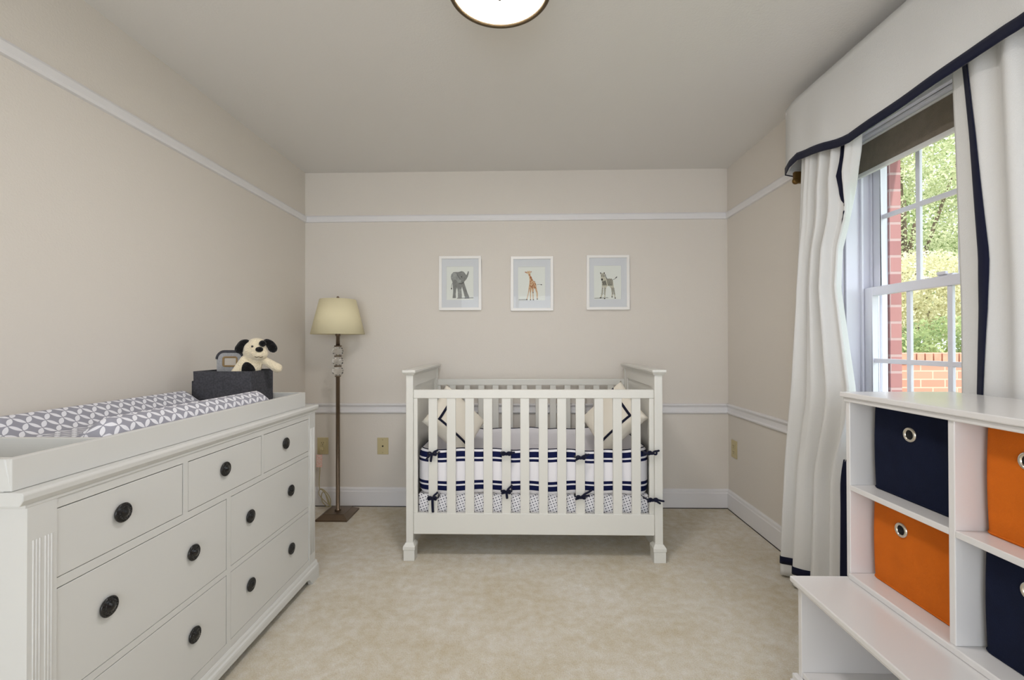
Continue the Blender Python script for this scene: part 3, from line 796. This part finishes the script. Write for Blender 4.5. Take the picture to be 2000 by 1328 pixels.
sd.build('lamp_shade', M_LSHADE, fl)
sp = MB()
for k in range(3):
    a = 2*PI*k/3+.4; sp.tube([(FX, FY, 1.484), (FX+(R1-.001)*math.cos(a), FY+(R1-.001)*math.sin(a), 1.484)], .0025, n=6)
sp.build('shade_spider', M_BRONZE, fl)
MB().lathe([(0, 1.484), (.012, 1.486), (.014, 1.492), (.008, 1.498), (.010, 1.505), (.006, 1.512), (0, 1.514)], (FX, FY, 0), n=18).build('finial', M_BRONZE, fl)
def spline(pts, n=10):
    P = [Vector(p) for p in pts]; out = []
    for i in range(len(P)-1):
        p0, p1, p2, p3 = P[max(i-1, 0)], P[i], P[i+1], P[min(i+2, len(P)-1)]
        for k in range(n):
            t = k/n; out.append(.5*((2*p1)+(-p0+p2)*t+(2*p0-5*p1+4*p2-p3)*t*t+(-p0+3*p1-3*p2+p3)*t**3))
    return out+[P[-1]]
cordp = [(-1.463, 3.288, .425), (-1.464, 3.270, .405), (-1.468, 3.262, .37), (-1.466, 3.26, .28), (-1.470, 3.258, .20), (-1.464, 3.25, .145),
         (-1.430, 3.22, .140), (-1.390, 3.21, .095), (-1.372, 3.20, .045), (-1.405, 3.20, .07), (-1.455, 3.22, .112), (-1.444, 3.225, .148), (-1.398, 3.215, .125),
         (-1.366, 3.205, .075), (-1.375, 3.20, .03), (-1.418, 3.20, .06), (-1.432, 3.21, .112), (-1.408, 3.205, .132), (-1.376, 3.20, .05), (-1.352, 3.22, .02), (-1.330, 3.24, .010), (-1.30, 3.24, .008), (-1.28, 3.228, .006)]
cordo = MB().tube(spline(cordp), .0033, n=7).build('cord', M_IVORY2, fl)
pl = MB(); pl.box(-1.478, -1.452, 3.276, 3.298, .408, .436); pl.build('plug', M_IVORY, cordo, bevel=.004)
tg = MB(); tg.box(-1.490, -1.447, 3.2525, 3.2545, .295, .385); tgo = tg.build('warning_tag', M_PINK, cordo, bevel=.0005); lbl(tgo, 'pink paper tag')
tg = MB()
for zc in (.318, .362):
    tg.lathe([(.010, -.0006), (.013, -.0006), (.013, .0006), (.010, .0006), (.010, -.0006)], (-1.4685, 3.2518, zc), 'y', 16)
tg.box(-1.487, -1.450, 3.2512, 3.2522, .338, .343)
M_TAGI = mat('tag_print_white', (245, 235, 228), .8)
# print on the tag stays in the tag's own mesh
tmp = tg.build('warning_tag_print', M_TAGI, cordo)
me = tgo.data; bmj = bmesh.new(); bmj.from_mesh(me)
n0 = len(bmj.faces); bmj.from_mesh(tmp.data); bmj.faces.ensure_lookup_table()
for f_ in bmj.faces[n0:]: f_.material_index = 1
bmj.to_mesh(me); bmj.free(); me.materials.append(M_TAGI); bpy.data.objects.remove(tmp)

# ------------------------------------------------------------------ wall plates
def plate(name, label, cat, cx, cz, kind, wall='back'):
    w_, h_ = .041, .061
    if wall == 'back': P = lambda a, d, z: (cx+a, YB-d, cz+z)
    else: P = lambda a, d, z: (XR-d, cx+a, cz+z)
    loc = P(0, 0, 0); t = thing(name, label, cat, loc)
    def bx(mb, a0, a1, d0, d1, z0, z1):
        p, q = P(a0, d0, z0), P(a1, d1, z1)
        x0, x1 = sorted((p[0], q[0])); y0, y1 = sorted((p[1], q[1])); mb.box(x0, x1, y0, y1, min(p[2], q[2]), max(p[2], q[2]))
    m1 = MB(); bx(m1, -w_, w_, 0, .006, -h_, h_); m1.build('cover_plate', M_IVORY, t, bevel=.003)
    if kind == 'duplex':
        for zc in (.021, -.021):
            m2 = MB(); bx(m2, -.017, .017, .004, .0085, zc-.015, zc+.015); so = m2.build('socket', M_IVORY, t, bevel=.002)
            m3 = MB()
            for a in (-.007, .007): bx(m3, a-.0014, a+.0014, .0083, .009, zc-.001, zc+.008)
            bx(m3, -.0025, .0025, .0083, .009, zc-.011, zc-.006)
            m3.build('slots', M_SLOT, so)
    elif kind == 'cable':
        m2 = MB(); c0 = P(0, .006, 0)
        m2.lathe([(0, .004), (.0055, .004), (.006, -.002), (0, -.002)], c0, 'y' if wall == 'back' else 'x', 16); m2.build('cable_jack', M_SLOT, t)
    else:
        m2 = MB(); bx(m2, -.006, .006, .005, .014, -.010, .010); m2.build('toggle', M_IVORY, t, bevel=.002)
    for zc in ((0,) if kind == 'duplex' else (.046, -.046)):
        MB().lathe([(0, .0015), (.003, .001), (.0035, -.001), (0, -.001)], P(0, .006, zc), 'y' if wall == 'back' else 'x', 12).build('screw', M_IVORY2, t)
    return t
plate('wall_outlet', 'ivory power outlet in the back left corner with the lamp cord plugged in', 'outlet', -1.464, .437, 'duplex')
plate('cable_plate', 'ivory wall plate with one small dark jack left of the crib', 'wall plate', -1.022, .437, 'cable')
plate('wall_outlet', 'ivory outlet on the right-hand wall near the back corner', 'outlet', 3.212, .443, 'duplex', 'right')

# ------------------------------------------------------------------ framed animal prints
FS = .307/395.
def picture(cx, cz, label, art, ox, oy):
    """art(): list of (material index, polygon in picture units); ox, oy = the units of the frame's centre"""
    yb = YB
    W, Hh = .1535, .197
    t = thing('picture_frame', label, 'picture', (cx, yb, cz), 'framed animal prints')
    fr = MB(); fw = .0195
    for x0, x1, z0, z1 in ((-W, W, Hh-fw, Hh), (-W, W, -Hh, -Hh+fw), (-W, -W+fw, -Hh+fw, Hh-fw), (W-fw, W, -Hh+fw, Hh-fw)): fr.box(cx+x0, cx+x1, yb-.022, yb-.001, cz+z0, cz+z1)
    fr.build('frame', M_FRAME, t, bevel=.0018)
    pw0, pw1, ph0, ph1 = -W+.172*2*W, -W+.81*2*W, Hh-.807*2*Hh, Hh-.19*2*Hh
    mm = MB()
    for x0, x1, z0, z1 in ((-W+fw, pw0, -Hh+fw, Hh-fw), (pw1, W-fw, -Hh+fw, Hh-fw), (pw0, pw1, ph1, Hh-fw), (pw0, pw1, -Hh+fw, ph0)): mm.box(cx+x0, cx+x1, yb-.012, yb-.009, cz+z0, cz+z1)
    mm.build('mat_board', M_MAT, t)
    pr = MB(); pr.box(cx+pw0-.004, cx+pw1+.004, yb-.008, yb-.005, cz+ph0-.004, cz+ph1+.004, mi=0)
    layer = 0
    for mi, poly in art:
        layer += 1
        pr.poly([(cx+(p[0]-ox)*FS, yb-.0081-.00005*layer, cz-(p[1]-oy)*FS) for p in poly], mi)
    me_bm = pr.bm
    me_bm.normal_update()
    bmesh.ops.triangulate(me_bm, faces=[f for f in me_bm.faces if len(f.verts) > 4], ngon_method='EAR_CLIP')
    pr.build('print', [M_PAPER, M_GREY, M_GREYL, M_INK, M_GIR, M_GIRS, M_ZEB, M_SHW], t, recalc=False, weld=False)
    gl = MB(); gl.box(cx-W+fw-.002, cx+W-fw+.002, yb-.0150, yb-.0135, cz-Hh+fw-.002, cz+Hh-fw+.002); gl.build('glass', M_PANE, t)
    return t
def strip(pts, w):
    L, R = [], []
    for i, p in enumerate(pts):
        a = pts[max(i-1, 0)]; b = pts[min(i+1, len(pts)-1)]
        d = math.hypot(b[0]-a[0], b[1]-a[1]) or 1; nx, ny = -(b[1]-a[1])/d, (b[0]-a[0])/d
        ww = w[i] if isinstance(w, (list, tuple)) else w
        L.append((p[0]+nx*ww/2, p[1]+ny*ww/2)); R.append((p[0]-nx*ww/2, p[1]-ny*ww/2))
    return L+R[::-1]
def oval(cx, cy, rx, ry, n=14): return [(cx+rx*math.cos(2*PI*k/n), cy+ry*math.sin(2*PI*k/n)) for k in range(n)]
ele = [(7, [(300, 482), (456, 476), (458, 488), (300, 492)]),
       (1, [(243, 285), (248, 262), (266, 242), (298, 240), (318, 240), (345, 232), (366, 240), (382, 262), (388, 270), (398, 250), (403, 234), (413, 236), (411, 256), (402, 285), (390, 308), (376, 324), (366, 334), (378, 372), (400, 440), (414, 470), (415, 488), (378, 488), (372, 470), (360, 424), (347, 378), (342, 404), (345, 450), (347, 488), (308, 488), (310, 450), (305, 404), (299, 388), (292, 412), (288, 450), (290, 485), (258, 485), (262, 455), (265, 412), (260, 372), (257, 332), (246, 306)]),
       (2, [(246, 272), (262, 248), (290, 250), (310, 268), (322, 292), (338, 314), (338, 340), (322, 348), (302, 332), (288, 312), (262, 318), (248, 300)]),
       (2, [(308, 400), (340, 400), (346, 486), (309, 486)]), (3, oval(343, 286, 5, 4)), (3, strip([(300, 262), (318, 290), (332, 312)], 3)),
       (3, strip([(318, 346), (342, 352), (364, 336)], 4)), (3, strip([(256, 345), (250, 365), (249, 390)], 3)), (3, oval(249, 396, 5, 8)), (3, strip([(372, 486), (416, 486)], 5))]
gir_body = [(950, 240), (958, 230), (966, 236), (976, 230), (984, 240), (980, 262), (990, 292), (1004, 320), (1026, 338), (1036, 362), (1040, 400), (1050, 440), (1049, 494), (1040, 494), (1037, 440), (1022, 398), (1014, 392), (1009, 440), (1012, 500), (1004, 500), (1001, 440), (993, 396), (986, 440), (986, 500), (978, 500), (978, 440), (972, 396), (966, 440), (952, 498), (944, 498), (960, 434), (966, 380), (974, 330), (970, 290), (962, 266), (956, 256), (940, 254), (944, 244)]
gir = [(7, [(872, 496), (950, 494), (950, 504), (872, 505)]), (4, gir_body)]
random.seed(3)
for k in range(60):
    t_ = random.random()
    if t_ < .5:
        a = random.random(); px_, py_ = 972+a*26+random.uniform(-6, 8), 262+a*64
    else: px_, py_ = random.uniform(978, 1030), random.uniform(325, 395)
    gir.append((5, oval(px_, py_, random.uniform(3, 5), random.uniform(3.5, 6), 6)))
for lx0, lx1 in ((969, 962), (981, 981), (1004, 1005), (1038, 1044)):
    for k in range(3): gir.append((5, oval(lx0+(lx1-lx0)*k/3, 398+k*14, 2.6, 5, 6)))
gir += [(5, [(948, 242), (932, 240), (928, 246), (946, 250)]), (5, [(984, 240), (994, 236), (992, 244), (984, 248)]), (3, strip([(1040, 362), (1062, 358), (1078, 360)], 2)), (3, oval(1083, 361, 7, 4)),
        (3, oval(948, 500, 8, 4)), (3, oval(982, 502, 7, 4)), (3, oval(1009, 502, 7, 4)), (3, oval(1045, 496, 7, 4)), (3, oval(962, 247, 2.5, 2.5)), (3, oval(1006, 434, 4, 5))]
zeb_body = [(1632, 244), (1640, 246), (1648, 254), (1660, 252), (1666, 242), (1676, 246), (1676, 268), (1682, 292), (1696, 306), (1716, 302), (1740, 306), (1752, 326), (1756, 360), (1762, 400), (1770, 440), (1776, 484), (1766, 484), (1758, 440), (1748, 404), (1752, 440), (1748, 474), (1736, 474), (1740, 440), (1734, 396), (1716, 372), (1694, 374), (1686, 400), (1682, 440), (1680, 486), (1668, 486), (1672, 440), (1670, 396), (1664, 372), (1660, 400), (1658, 440), (1646, 480), (1630, 482), (1648, 440), (1650, 396), (1648, 352), (1648, 322), (1640, 310), (1640, 280), (1636, 262)]
zeb = [(7, [(1578, 483), (1700, 476), (1712, 484), (1580, 490)]), (6, zeb_body)]
for a, b2 in (((1642, 262), (1672, 262)), ((1642, 272), (1674, 272)), ((1642, 282), (1676, 284))): zeb.append((3, strip([a, b2], 2.5)))
for k in range(6): zeb.append((3, strip([(1650+k*6, 330-k*2), (1658+k*6, 346), (1656+k*7, 366)], 4)))
for k in range(6): zeb.append((3, strip([(1694+k*9, 304), (1700+k*9, 326), (1704+k*8, 352), (1712+k*6, 368)], 4)))
for lx, lz in ((1654, 392), (1676, 392), (1742, 392), (1757, 392)):
    for k in range(5): zeb.append((3, strip([(lx-7+k*(.8 if lx > 1700 else -.8)*2, lz+k*13), (lx+8+k*(.8 if lx > 1700 else -.8)*2, lz+k*13+3)], 4)))
zeb += [(3, oval(1650, 312, 8, 11)), (3, strip([(1678, 262), (1686, 290), (1696, 306)], 5)), (3, strip([(1746, 316), (1766, 308), (1778, 298)], 3)), (3, strip([(1772, 300), (1784, 292), (1788, 284)], [4, 9, 3])),
        (3, oval(1637, 252, 4, 8)), (3, oval(1671, 252, 4, 8)), (3, oval(1648, 280, 3, 3)), (3, oval(1668, 280, 3, 3)), (3, oval(1636, 482, 9, 5)), (3, oval(1673, 488, 7, 5)), (3, oval(1742, 474, 6, 5)), (3, oval(1771, 485, 6, 5))]
picture(-.452, 1.622, 'white framed print of a grey baby elephant, leftmost of three above the crib', ele, 332, 346)
picture(.0685, 1.616, 'white framed print of a spotted giraffe, middle of three above the crib', gir, 996, 351)
picture(.616, 1.621, 'white framed print of a striped zebra foal, rightmost of three above the crib', zeb, 1704, 340)

# ------------------------------------------------------------------ crib
KL0, KL1, KR0, KR1 = -.642, -.603, .714, .757
KF, KB = 2.487, 3.245
cr = thing('crib', 'white slatted baby crib standing against the back wall', 'crib', (.055, 2.87, 0))
for x0, x1 in ((KL0, KL1), (KR0, KR1)):
    xo = .013
    pn = MB(); xm = (x0+x1)/2
    pn.box(xm-.008, xm+.008, KF+.05, KB-.05, .17, .985)
    pn.box(x0+.004, x1-.004, KF+.058, KB-.058, .045, .215); pn.box(x0+.004, x1-.004, KF+.042, KB-.042, .945, 1.012)
    pn.box(x0+.004, x1-.004, KF+.042, KF+.085, .215, .945); pn.box(x0+.004, x1-.004, KB-.085, KB-.042, .215, .945)
    eo = pn.build('end_panel', M_CRIB, cr, bevel=.003)
    MB().frustum((x0-.006, x1+.006, KF-.004, KB+.004, 1.010), (x0-.016, x1+.016, KF-.018, KB+.014, 1.025)).box(x0-.017, x1+.017, KF-.020, KB+.015, 1.025, 1.040).build('cap_rail', M_CRIB, eo, bevel=.003)
    for y0, y1 in ((KF, KF+.042), (KB-.042, KB)):
        lg = MB().box(x0, x1, y0, y1, .07, 1.012).build('post', M_CRIB, cr, bevel=.003)
        MB().box(x0-.011, x1+.011, y0-.016, y1+.016, 0, .060).frustum((x0-.014, x1+.014, y0-.019, y1+.019, .060), (x0-.014, x1+.014, y0-.019, y1+.019, .078)).frustum((x0-.014, x1+.014, y0-.019, y1+.019, .078), (x0-.002, x1+.002, y0-.002, y1+.002, .096)).build('foot', M_CRIB, lg, bevel=.003)
def side_rail(name, y0, y1, ztop, zlo, zbot, slat_w):
    r = MB()
    r.box(KL1, KR0, y0, y1, zlo[1], ztop); r.box(KL1, KR0, y0, y1, zbot, zlo[0])
    r.box(KL1, KL1+.022, y0+.002, y1-.002, zlo[0], zlo[1]); r.box(KR0-.026, KR0, y0+.002, y1-.002, zlo[0], zlo[1])
    ro = r.build(name, M_CRIB, cr, bevel=.003)
    yc = (y0+y1)/2
    for k in range(12):
        xc = -.4965 + k*(.618+.4965)/11
        MB().box(xc-slat_w/2, xc+slat_w/2, yc-.007, yc+.007, zlo[0]-.004, zlo[1]+.004).build('slat', M_CRIB, ro, bevel=.002)
    return ro
side_rail('front_side', KF+.010, KF+.034, .930, (.252, .883), .137, .049)
side_rail('back_side', KB-.034, KB-.010, .932, (.250, .889), .137, .043)
MB().box(KL1, KR0, KF+.040, KB-.040, .198, .212).build('mattress_board', M_CRIB, cr)
mt_ = MB(); mt_.box(-.592, .703, 2.560, 3.172, .2125, .338)
tag(mt_.build('crib_mattress', M_DOTS, origin=(.055, 2.86, .2125), bevel=.012, segs=3), 'crib mattress in a white sheet with small navy dots behind the lower slats', 'mattress')

# bumper: one padded ring inside the rails
bp_ = thing('crib_bumper', 'white padded crib bumper with navy stripes tied to the crib slats', 'bumper', (.055, 2.86, .345))
BX0_, BX1_, BY0_, BY1_, BR = -.578, .690, 2.551, 3.176, .07
def bpath(n_side=60, n_arc=10):
    pts = []
    def seg(a, b, n):
        for k in range(n): t = k/n; pts.append((a[0]+(b[0]-a[0])*t, a[1]+(b[1]-a[1])*t))
    def arc_(cx, cy, a0):
        for k in range(n_arc): a = math.radians(a0+90*k/n_arc); pts.append((cx+BR*math.cos(a), cy+BR*math.sin(a)))
    seg((BX0_+BR, BY0_), (BX1_-BR, BY0_), n_side); arc_(BX1_-BR, BY0_+BR, 270)
    seg((BX1_, BY0_+BR), (BX1_, BY1_-BR), n_side//2); arc_(BX1_-BR, BY1_-BR, 0)
    seg((BX1_-BR, BY1_), (BX0_+BR, BY1_), n_side); arc_(BX0_+BR, BY1_-BR, 90)
    seg((BX0_, BY1_-BR), (BX0_, BY0_+BR), n_side//2); arc_(BX0_+BR, BY0_+BR, 180)
    return pts
BP = bpath(); NB = len(BP)
def bnorm(i):
    a, b = BP[(i-1) % NB], BP[(i+1) % NB]; d = math.hypot(b[0]-a[0], b[1]-a[1]); return ((b[1]-a[1])/d, -(b[0]-a[0])/d)
def btop(i):
    x, y = BP[i % NB]
    return .592 + .004*math.sin(13*x+1.2+4*y) + .003*math.sin(31*x) - (.006 if abs(x-.3) < .1 and y < 2.6 else 0)
def bbot(i):
    x, y = BP[i % NB]
    return .347 + .004*math.sin(11*x+2+3*y) + .004*math.sin(24*x+1)
def bpt(i, s, side):
    """s 0 bottom .. 1 top; side +1 outer, -1 inner"""
    x, y = BP[i % NB]; nx, ny = bnorm(i % NB)
    th = .0165*math.sqrt(max(0, 1-(2*s-1)**4))*(1+.10*math.sin(19*x+7*y)) + .001
    z = bbot(i) + (btop(i)-bbot(i))*s
    return (x+nx*side*th, y+ny*side*th, z)
bb = MB(); NS = 14
bb.grid(lambda u, v: bpt(int(round(u*NB)), v, 1), NB, NS, mi=0, uvf=lambda a, b: (a, 1-b))
bb.grid(lambda u, v: bpt(int(round(u*NB)), v, -1), NB, NS, mi=1, uvf=lambda a, b: (a, 1-b), flip=True)
bb.build('padding', [M_STRIPE, M_LAV], bp_, recalc=False, weld=True)
MB().tube([(BP[i % NB][0], BP[i % NB][1], btop(i)+.001) for i in range(NB+1)], .0030, n=7, cap=False).build('top_piping', M_NAVY, bp_)
yfr = KF+.010
def bow(x, z, y, seed, tails):
    r = random.Random(seed); m_ = MB()
    k = (x, y-.010, z)
    m_.ball(k, (.009, .007, .009), seg=10, rings=8)
    for (dx, dz) in tails:
        p = [k, (x+dx*.35, y-.014, z+dz*.35+.006), (x+dx*.75, y-.011, z+dz*.75+.002), (x+dx, y-.006, z+dz)]
        m_.tube(spline(p, 6), .0070, n=8, flat=.8)
    for sx in (-1, 1):
        lp = [k, (x+sx*.010, y-.018, z+.012), (x+sx*.022, y-.018, z+.010), (x+sx*.020, y-.016, z-.004), k]
        m_.tube(spline(lp, 6), .0058, n=8, flat=.7)
    # band round the slat, back to the bumper
    hw = .0265
    if x > .66: loop = [(x, y-.003, z), (x-.02, y-.003, z), (x-.034, y+.02, z), (x-.036, y+.046, z)]
    else: loop = [(x+hw, y+.048, z), (x+hw, y+.001, z), (x+hw*.6, y-.003, z), (x-hw*.6, y-.003, z), (x-hw, y+.001, z), (x-hw, y+.048, z)]
    m_.tube(loop, .0062, n=8, flat=.5)
    lbl(m_.build('tie', M_NAVY, bp_), 'navy ribbon tie knotted round a slat')
sl = lambda k: -.4965 + k*(.618+.4965)/11
ysl = yfr+.002
bow(sl(0), .578, ysl, 1, [(.030, .022), (-.034, -.028), (-.010, -.040)])
bow(sl(4), .580, ysl, 2, [(.045, .008), (-.030, .004)])
bow(sl(8), .560, ysl, 3, [(.046, .018), (-.026, -.012)])
bow(.695, .590, KF-.004, 4, [(.038, .014), (-.046, -.004)])
bow(sl(0), .335, ysl, 5, [(.028, .034), (-.020, .006), (.002, -.075)])
bow(sl(4), .372, ysl, 6, [(.032, .038), (-.024, -.008), (.004, -.034)])
bow(sl(8), .345, ysl, 7, [(.046, .010), (-.026, -.010), (.060, .040)])
bow(.698, .338, KF-.004, 8, [(.060, -.006), (-.026, -.008), (.040, -.018)])

def pillow(label, c, right, upv, half, thick, ribbon):
    """square cushion: right/up are the directions of its two sides in the room"""
    R = Vector(right).normalized(); U = Vector(upv); U = (U - R*U.dot(R)).normalized(); N = R.cross(U)      # N faces the camera side
    if N.y > 0: N = -N
    C0 = Vector(c)
    t = thing('cushion', label, 'cushion', c, 'cream cushions in the crib')
    def pt(u, v, side):
        a, b = u*2-1, v*2-1
        pin = 1 - .07*(1-abs(b)**2)*abs(a)**3; pin2 = 1 - .07*(1-abs(a)**2)*abs(b)**3
        h = thick*((1-a**4)*(1-b**4))**.55
        return C0 + R*(a*half*pin) + U*(b*half*pin2) + N*(side*h)
    m_ = MB(); m_.grid(lambda u, v: pt(u, v, 1), 26, 26); m_.grid(lambda u, v: pt(u, v, -1), 26, 26, flip=True)
    m_.build('cover', M_CREAM, t)
    rb = MB(); i0, w_ = ribbon
    off = N*.0022
    rb.grid(lambda a, b: pt(i0+(.97-i0)*a, i0+w_*b, 1)+off, 24, 2)
    rb.grid(lambda a, b: pt(i0+w_*b, i0+(.97-i0)*a, 1)+off, 24, 2)
    rb.build('ribbon_border', M_NAVY, t, solid=.001, recalc=False)
pillow('cream cushion with navy ribbon border at the left end of the crib', (-.42, 2.83, .700), (.69, .25, -.72), (.40, .90, .45), .18, .045, (.17, .045))
pillow('cream cushion with navy ribbon border at the right end of the crib', (.555, 2.83, .722), (-.69, .25, -.72), (-.40, .90, .45), .18, .045, (.17, .045))

# ------------------------------------------------------------------ storage bench and cubby shelf
SY1, SY0 = 1.500, .440
SXF, SXB = 1.045, 1.388
be = thing('storage_bench', 'low white open-front bench carrying the cubby shelf under the window', 'bench', (1.12, .97, 0))
MB().box(.862, SXB, SY0, SY1, .415, .432).box(.870, SXB, SY0+.006, SY1-.006, .404, .415).build('seat_board', M_UNIT, be, bevel=.003)
for y0, y1 in ((SY1-.026, SY1-.008), (SY0+.008, SY0+.026)): MB().box(.884, SXB, y0, y1, .10, .404).build('side_panel', M_UNIT, be, bevel=.002)
MB().box(SXB-.012, SXB, SY0+.026, SY1-.026, .10, .404).build('back_panel', M_UNIT, be)
MB().box(.886, SXB-.012, SY0+.026, SY1-.026, .120, .138).build('bottom_board', M_UNIT, be, bevel=.002)
MB().box(.868, .886, SY0, SY1, 0, .120).box(.862, .886, SY0-.004, SY1+.002, 0, .10).box(.886, SXB, SY1-.012, SY1+.002, 0, .10).box(.886, SXB, SY0-.004, SY0+.012, 0, .10).build('plinth', M_UNIT, be, bevel=.003)

SZ0 = .4325
cs = thing('cubby_shelf', 'white cubby shelf with square compartments standing on the bench', 'shelf', (1.2, .97, SZ0))
cols_y = [1.483, 1.138, .794, SY0+.017]
tpb = MB(); tpb.box(1.030, SXB+.002, SY0-.010, SY1+.008, 1.010, 1.026); tpb.box(1.038, SXB, SY0-.004, SY1+.002, .995, 1.010)
tpb.build('top_board', M_UNIT, cs, bevel=.003)
for y0, y1 in ((SY1-.017, SY1), (SY0, SY0+.017)): MB().box(SXF, SXB, y0, y1, SZ0, .995).build('side_panel', M_UNIT, cs, bevel=.002)
for yc in cols_y[1:3]: MB().box(SXF, SXB-.006, yc-.0085, yc+.0085, SZ0+.018, .995).build('divider', M_UNIT, cs, bevel=.002)
MB().box(SXF-.008, SXB-.006, SY0+.017, SY1-.017, SZ0, SZ0+.018).build('bottom_board', M_UNIT, cs, bevel=.003)
for a, b_ in zip(cols_y[:-1], cols_y[1:]):
    lo = b_ + (.0085 if b_ > .5 else 0); hi = a - (.0085 if a < 1.4 else 0)
    MB().box(SXF, SXB-.006, lo, hi, .713, .730).build('shelf_board', M_UNIT, cs, bevel=.002)
MB().box(SXB-.006, SXB, SY0+.017, SY1-.017, SZ0, .995).build('back_panel', M_UNIT, cs)

def fabric_bin(label, y0, y1, z0, h, mt, gy, gz, xf=1.106):
    t = thing('storage_bin', label, 'storage bin', ((xf+SXB)/2, (y0+y1)/2, z0), 'fabric cube bins')
    x1 = SXB-.02; th = .004; r = .022
    m_ = MB()
    # rounded-corner box open on top: outer and inner walls
    def outline(inset):
        pts = []
        for cx, cy, a0 in ((x1-r, y1-r, 0), (xf+r, y1-r, 90), (xf+r, y0+r, 180), (x1-r, y0+r, 270)):
            for k in range(6):
                a = math.radians(a0+18*k); pts.append((cx+(r-inset)*math.cos(a), cy+(r-inset)*math.sin(a)))
        return pts
    o_, i_ = outline(0), outline(th); n = len(o_)
    def bul(z): return .004*math.sin(PI*(z-z0)/h)
    NZ = 8; vs = []
    for j in range(NZ+1):
        z = z0+h*j/NZ
        for x, y in o_: vs.append((x-(bul(z) if x < xf+.03 else 0), y, z))
    fs = [(j*n+k, j*n+(k+1) % n, (j+1)*n+(k+1) % n, (j+1)*n+k) for j in range(NZ) for k in range(n)]
    fs.append(tuple(range(n-1, -1, -1)))
    base = len(vs)
    for z in (z0+h, z0+.006):
        for x, y in i_: vs.append((x, y, z))
    top = NZ*n
    fs += [(top+k, top+(k+1) % n, base+(k+1) % n, base+k) for k in range(n)]
    fs += [(base+k, base+(k+1) % n, base+n+(k+1) % n, base+n+k) for k in range(n)]
    fs.append(tuple(range(base+n, base+2*n)))
    m_._faces(vs, fs, 0, False)
    # seam rope round the foot
    m_.tube([(x, y, z0+.004) for x, y in o_+o_[:1]], .0028, n=6, cap=False)
    bo_ = m_.build('body', mt, t)
    for p in bo_.data.polygons: p.use_smooth = True
    md_ = bo_.modifiers.new('es', 'EDGE_SPLIT'); md_.split_angle = .6
    g = MB(); c0 = (xf-.004, gy, gz)
    g.lathe([(.0125, .001), (.0135, -.003), (.017, -.0045), (.0205, -.003), (.0215, .001)], c0, 'x', 36)
    lbl(g.build('grommet', M_NICKEL2, t), 'shiny metal ring grommet')
    g = MB(); g.lathe([(0, -.0008), (.0130, -.0008), (.0130, .001), (0, .001)], c0, 'x', 30); lbl(g.build('finger_hole', M_SLOT2, t), 'dark finger hole')
    return t
M_NICKEL2 = mat('polished_nickel', (214, 208, 196), .16, metal=1.0)
M_SLOT2 = mat('hole_black', (14, 14, 18), .9)
fabric_bin('navy fabric bin with metal grommet in the upper left cubby, below the window', 1.152, 1.470, .7305, .2635, M_NAVYF, 1.325, .922)
fabric_bin('orange fabric bin with metal grommet in the lower left cubby, behind the bench seat', 1.152, 1.470, .451, .258, M_ORANGE, 1.352, .640, 1.102)
fabric_bin('orange fabric bin in the upper cubby cut off by the right edge of the photo', .808, 1.123, .7305, .2635, M_ORANGE, 1.020, .925)
fabric_bin('navy fabric bin in the lower cubby cut off by the right edge of the photo', .808, 1.123, .451, .258, M_NAVYF, 1.012, .645, 1.100)
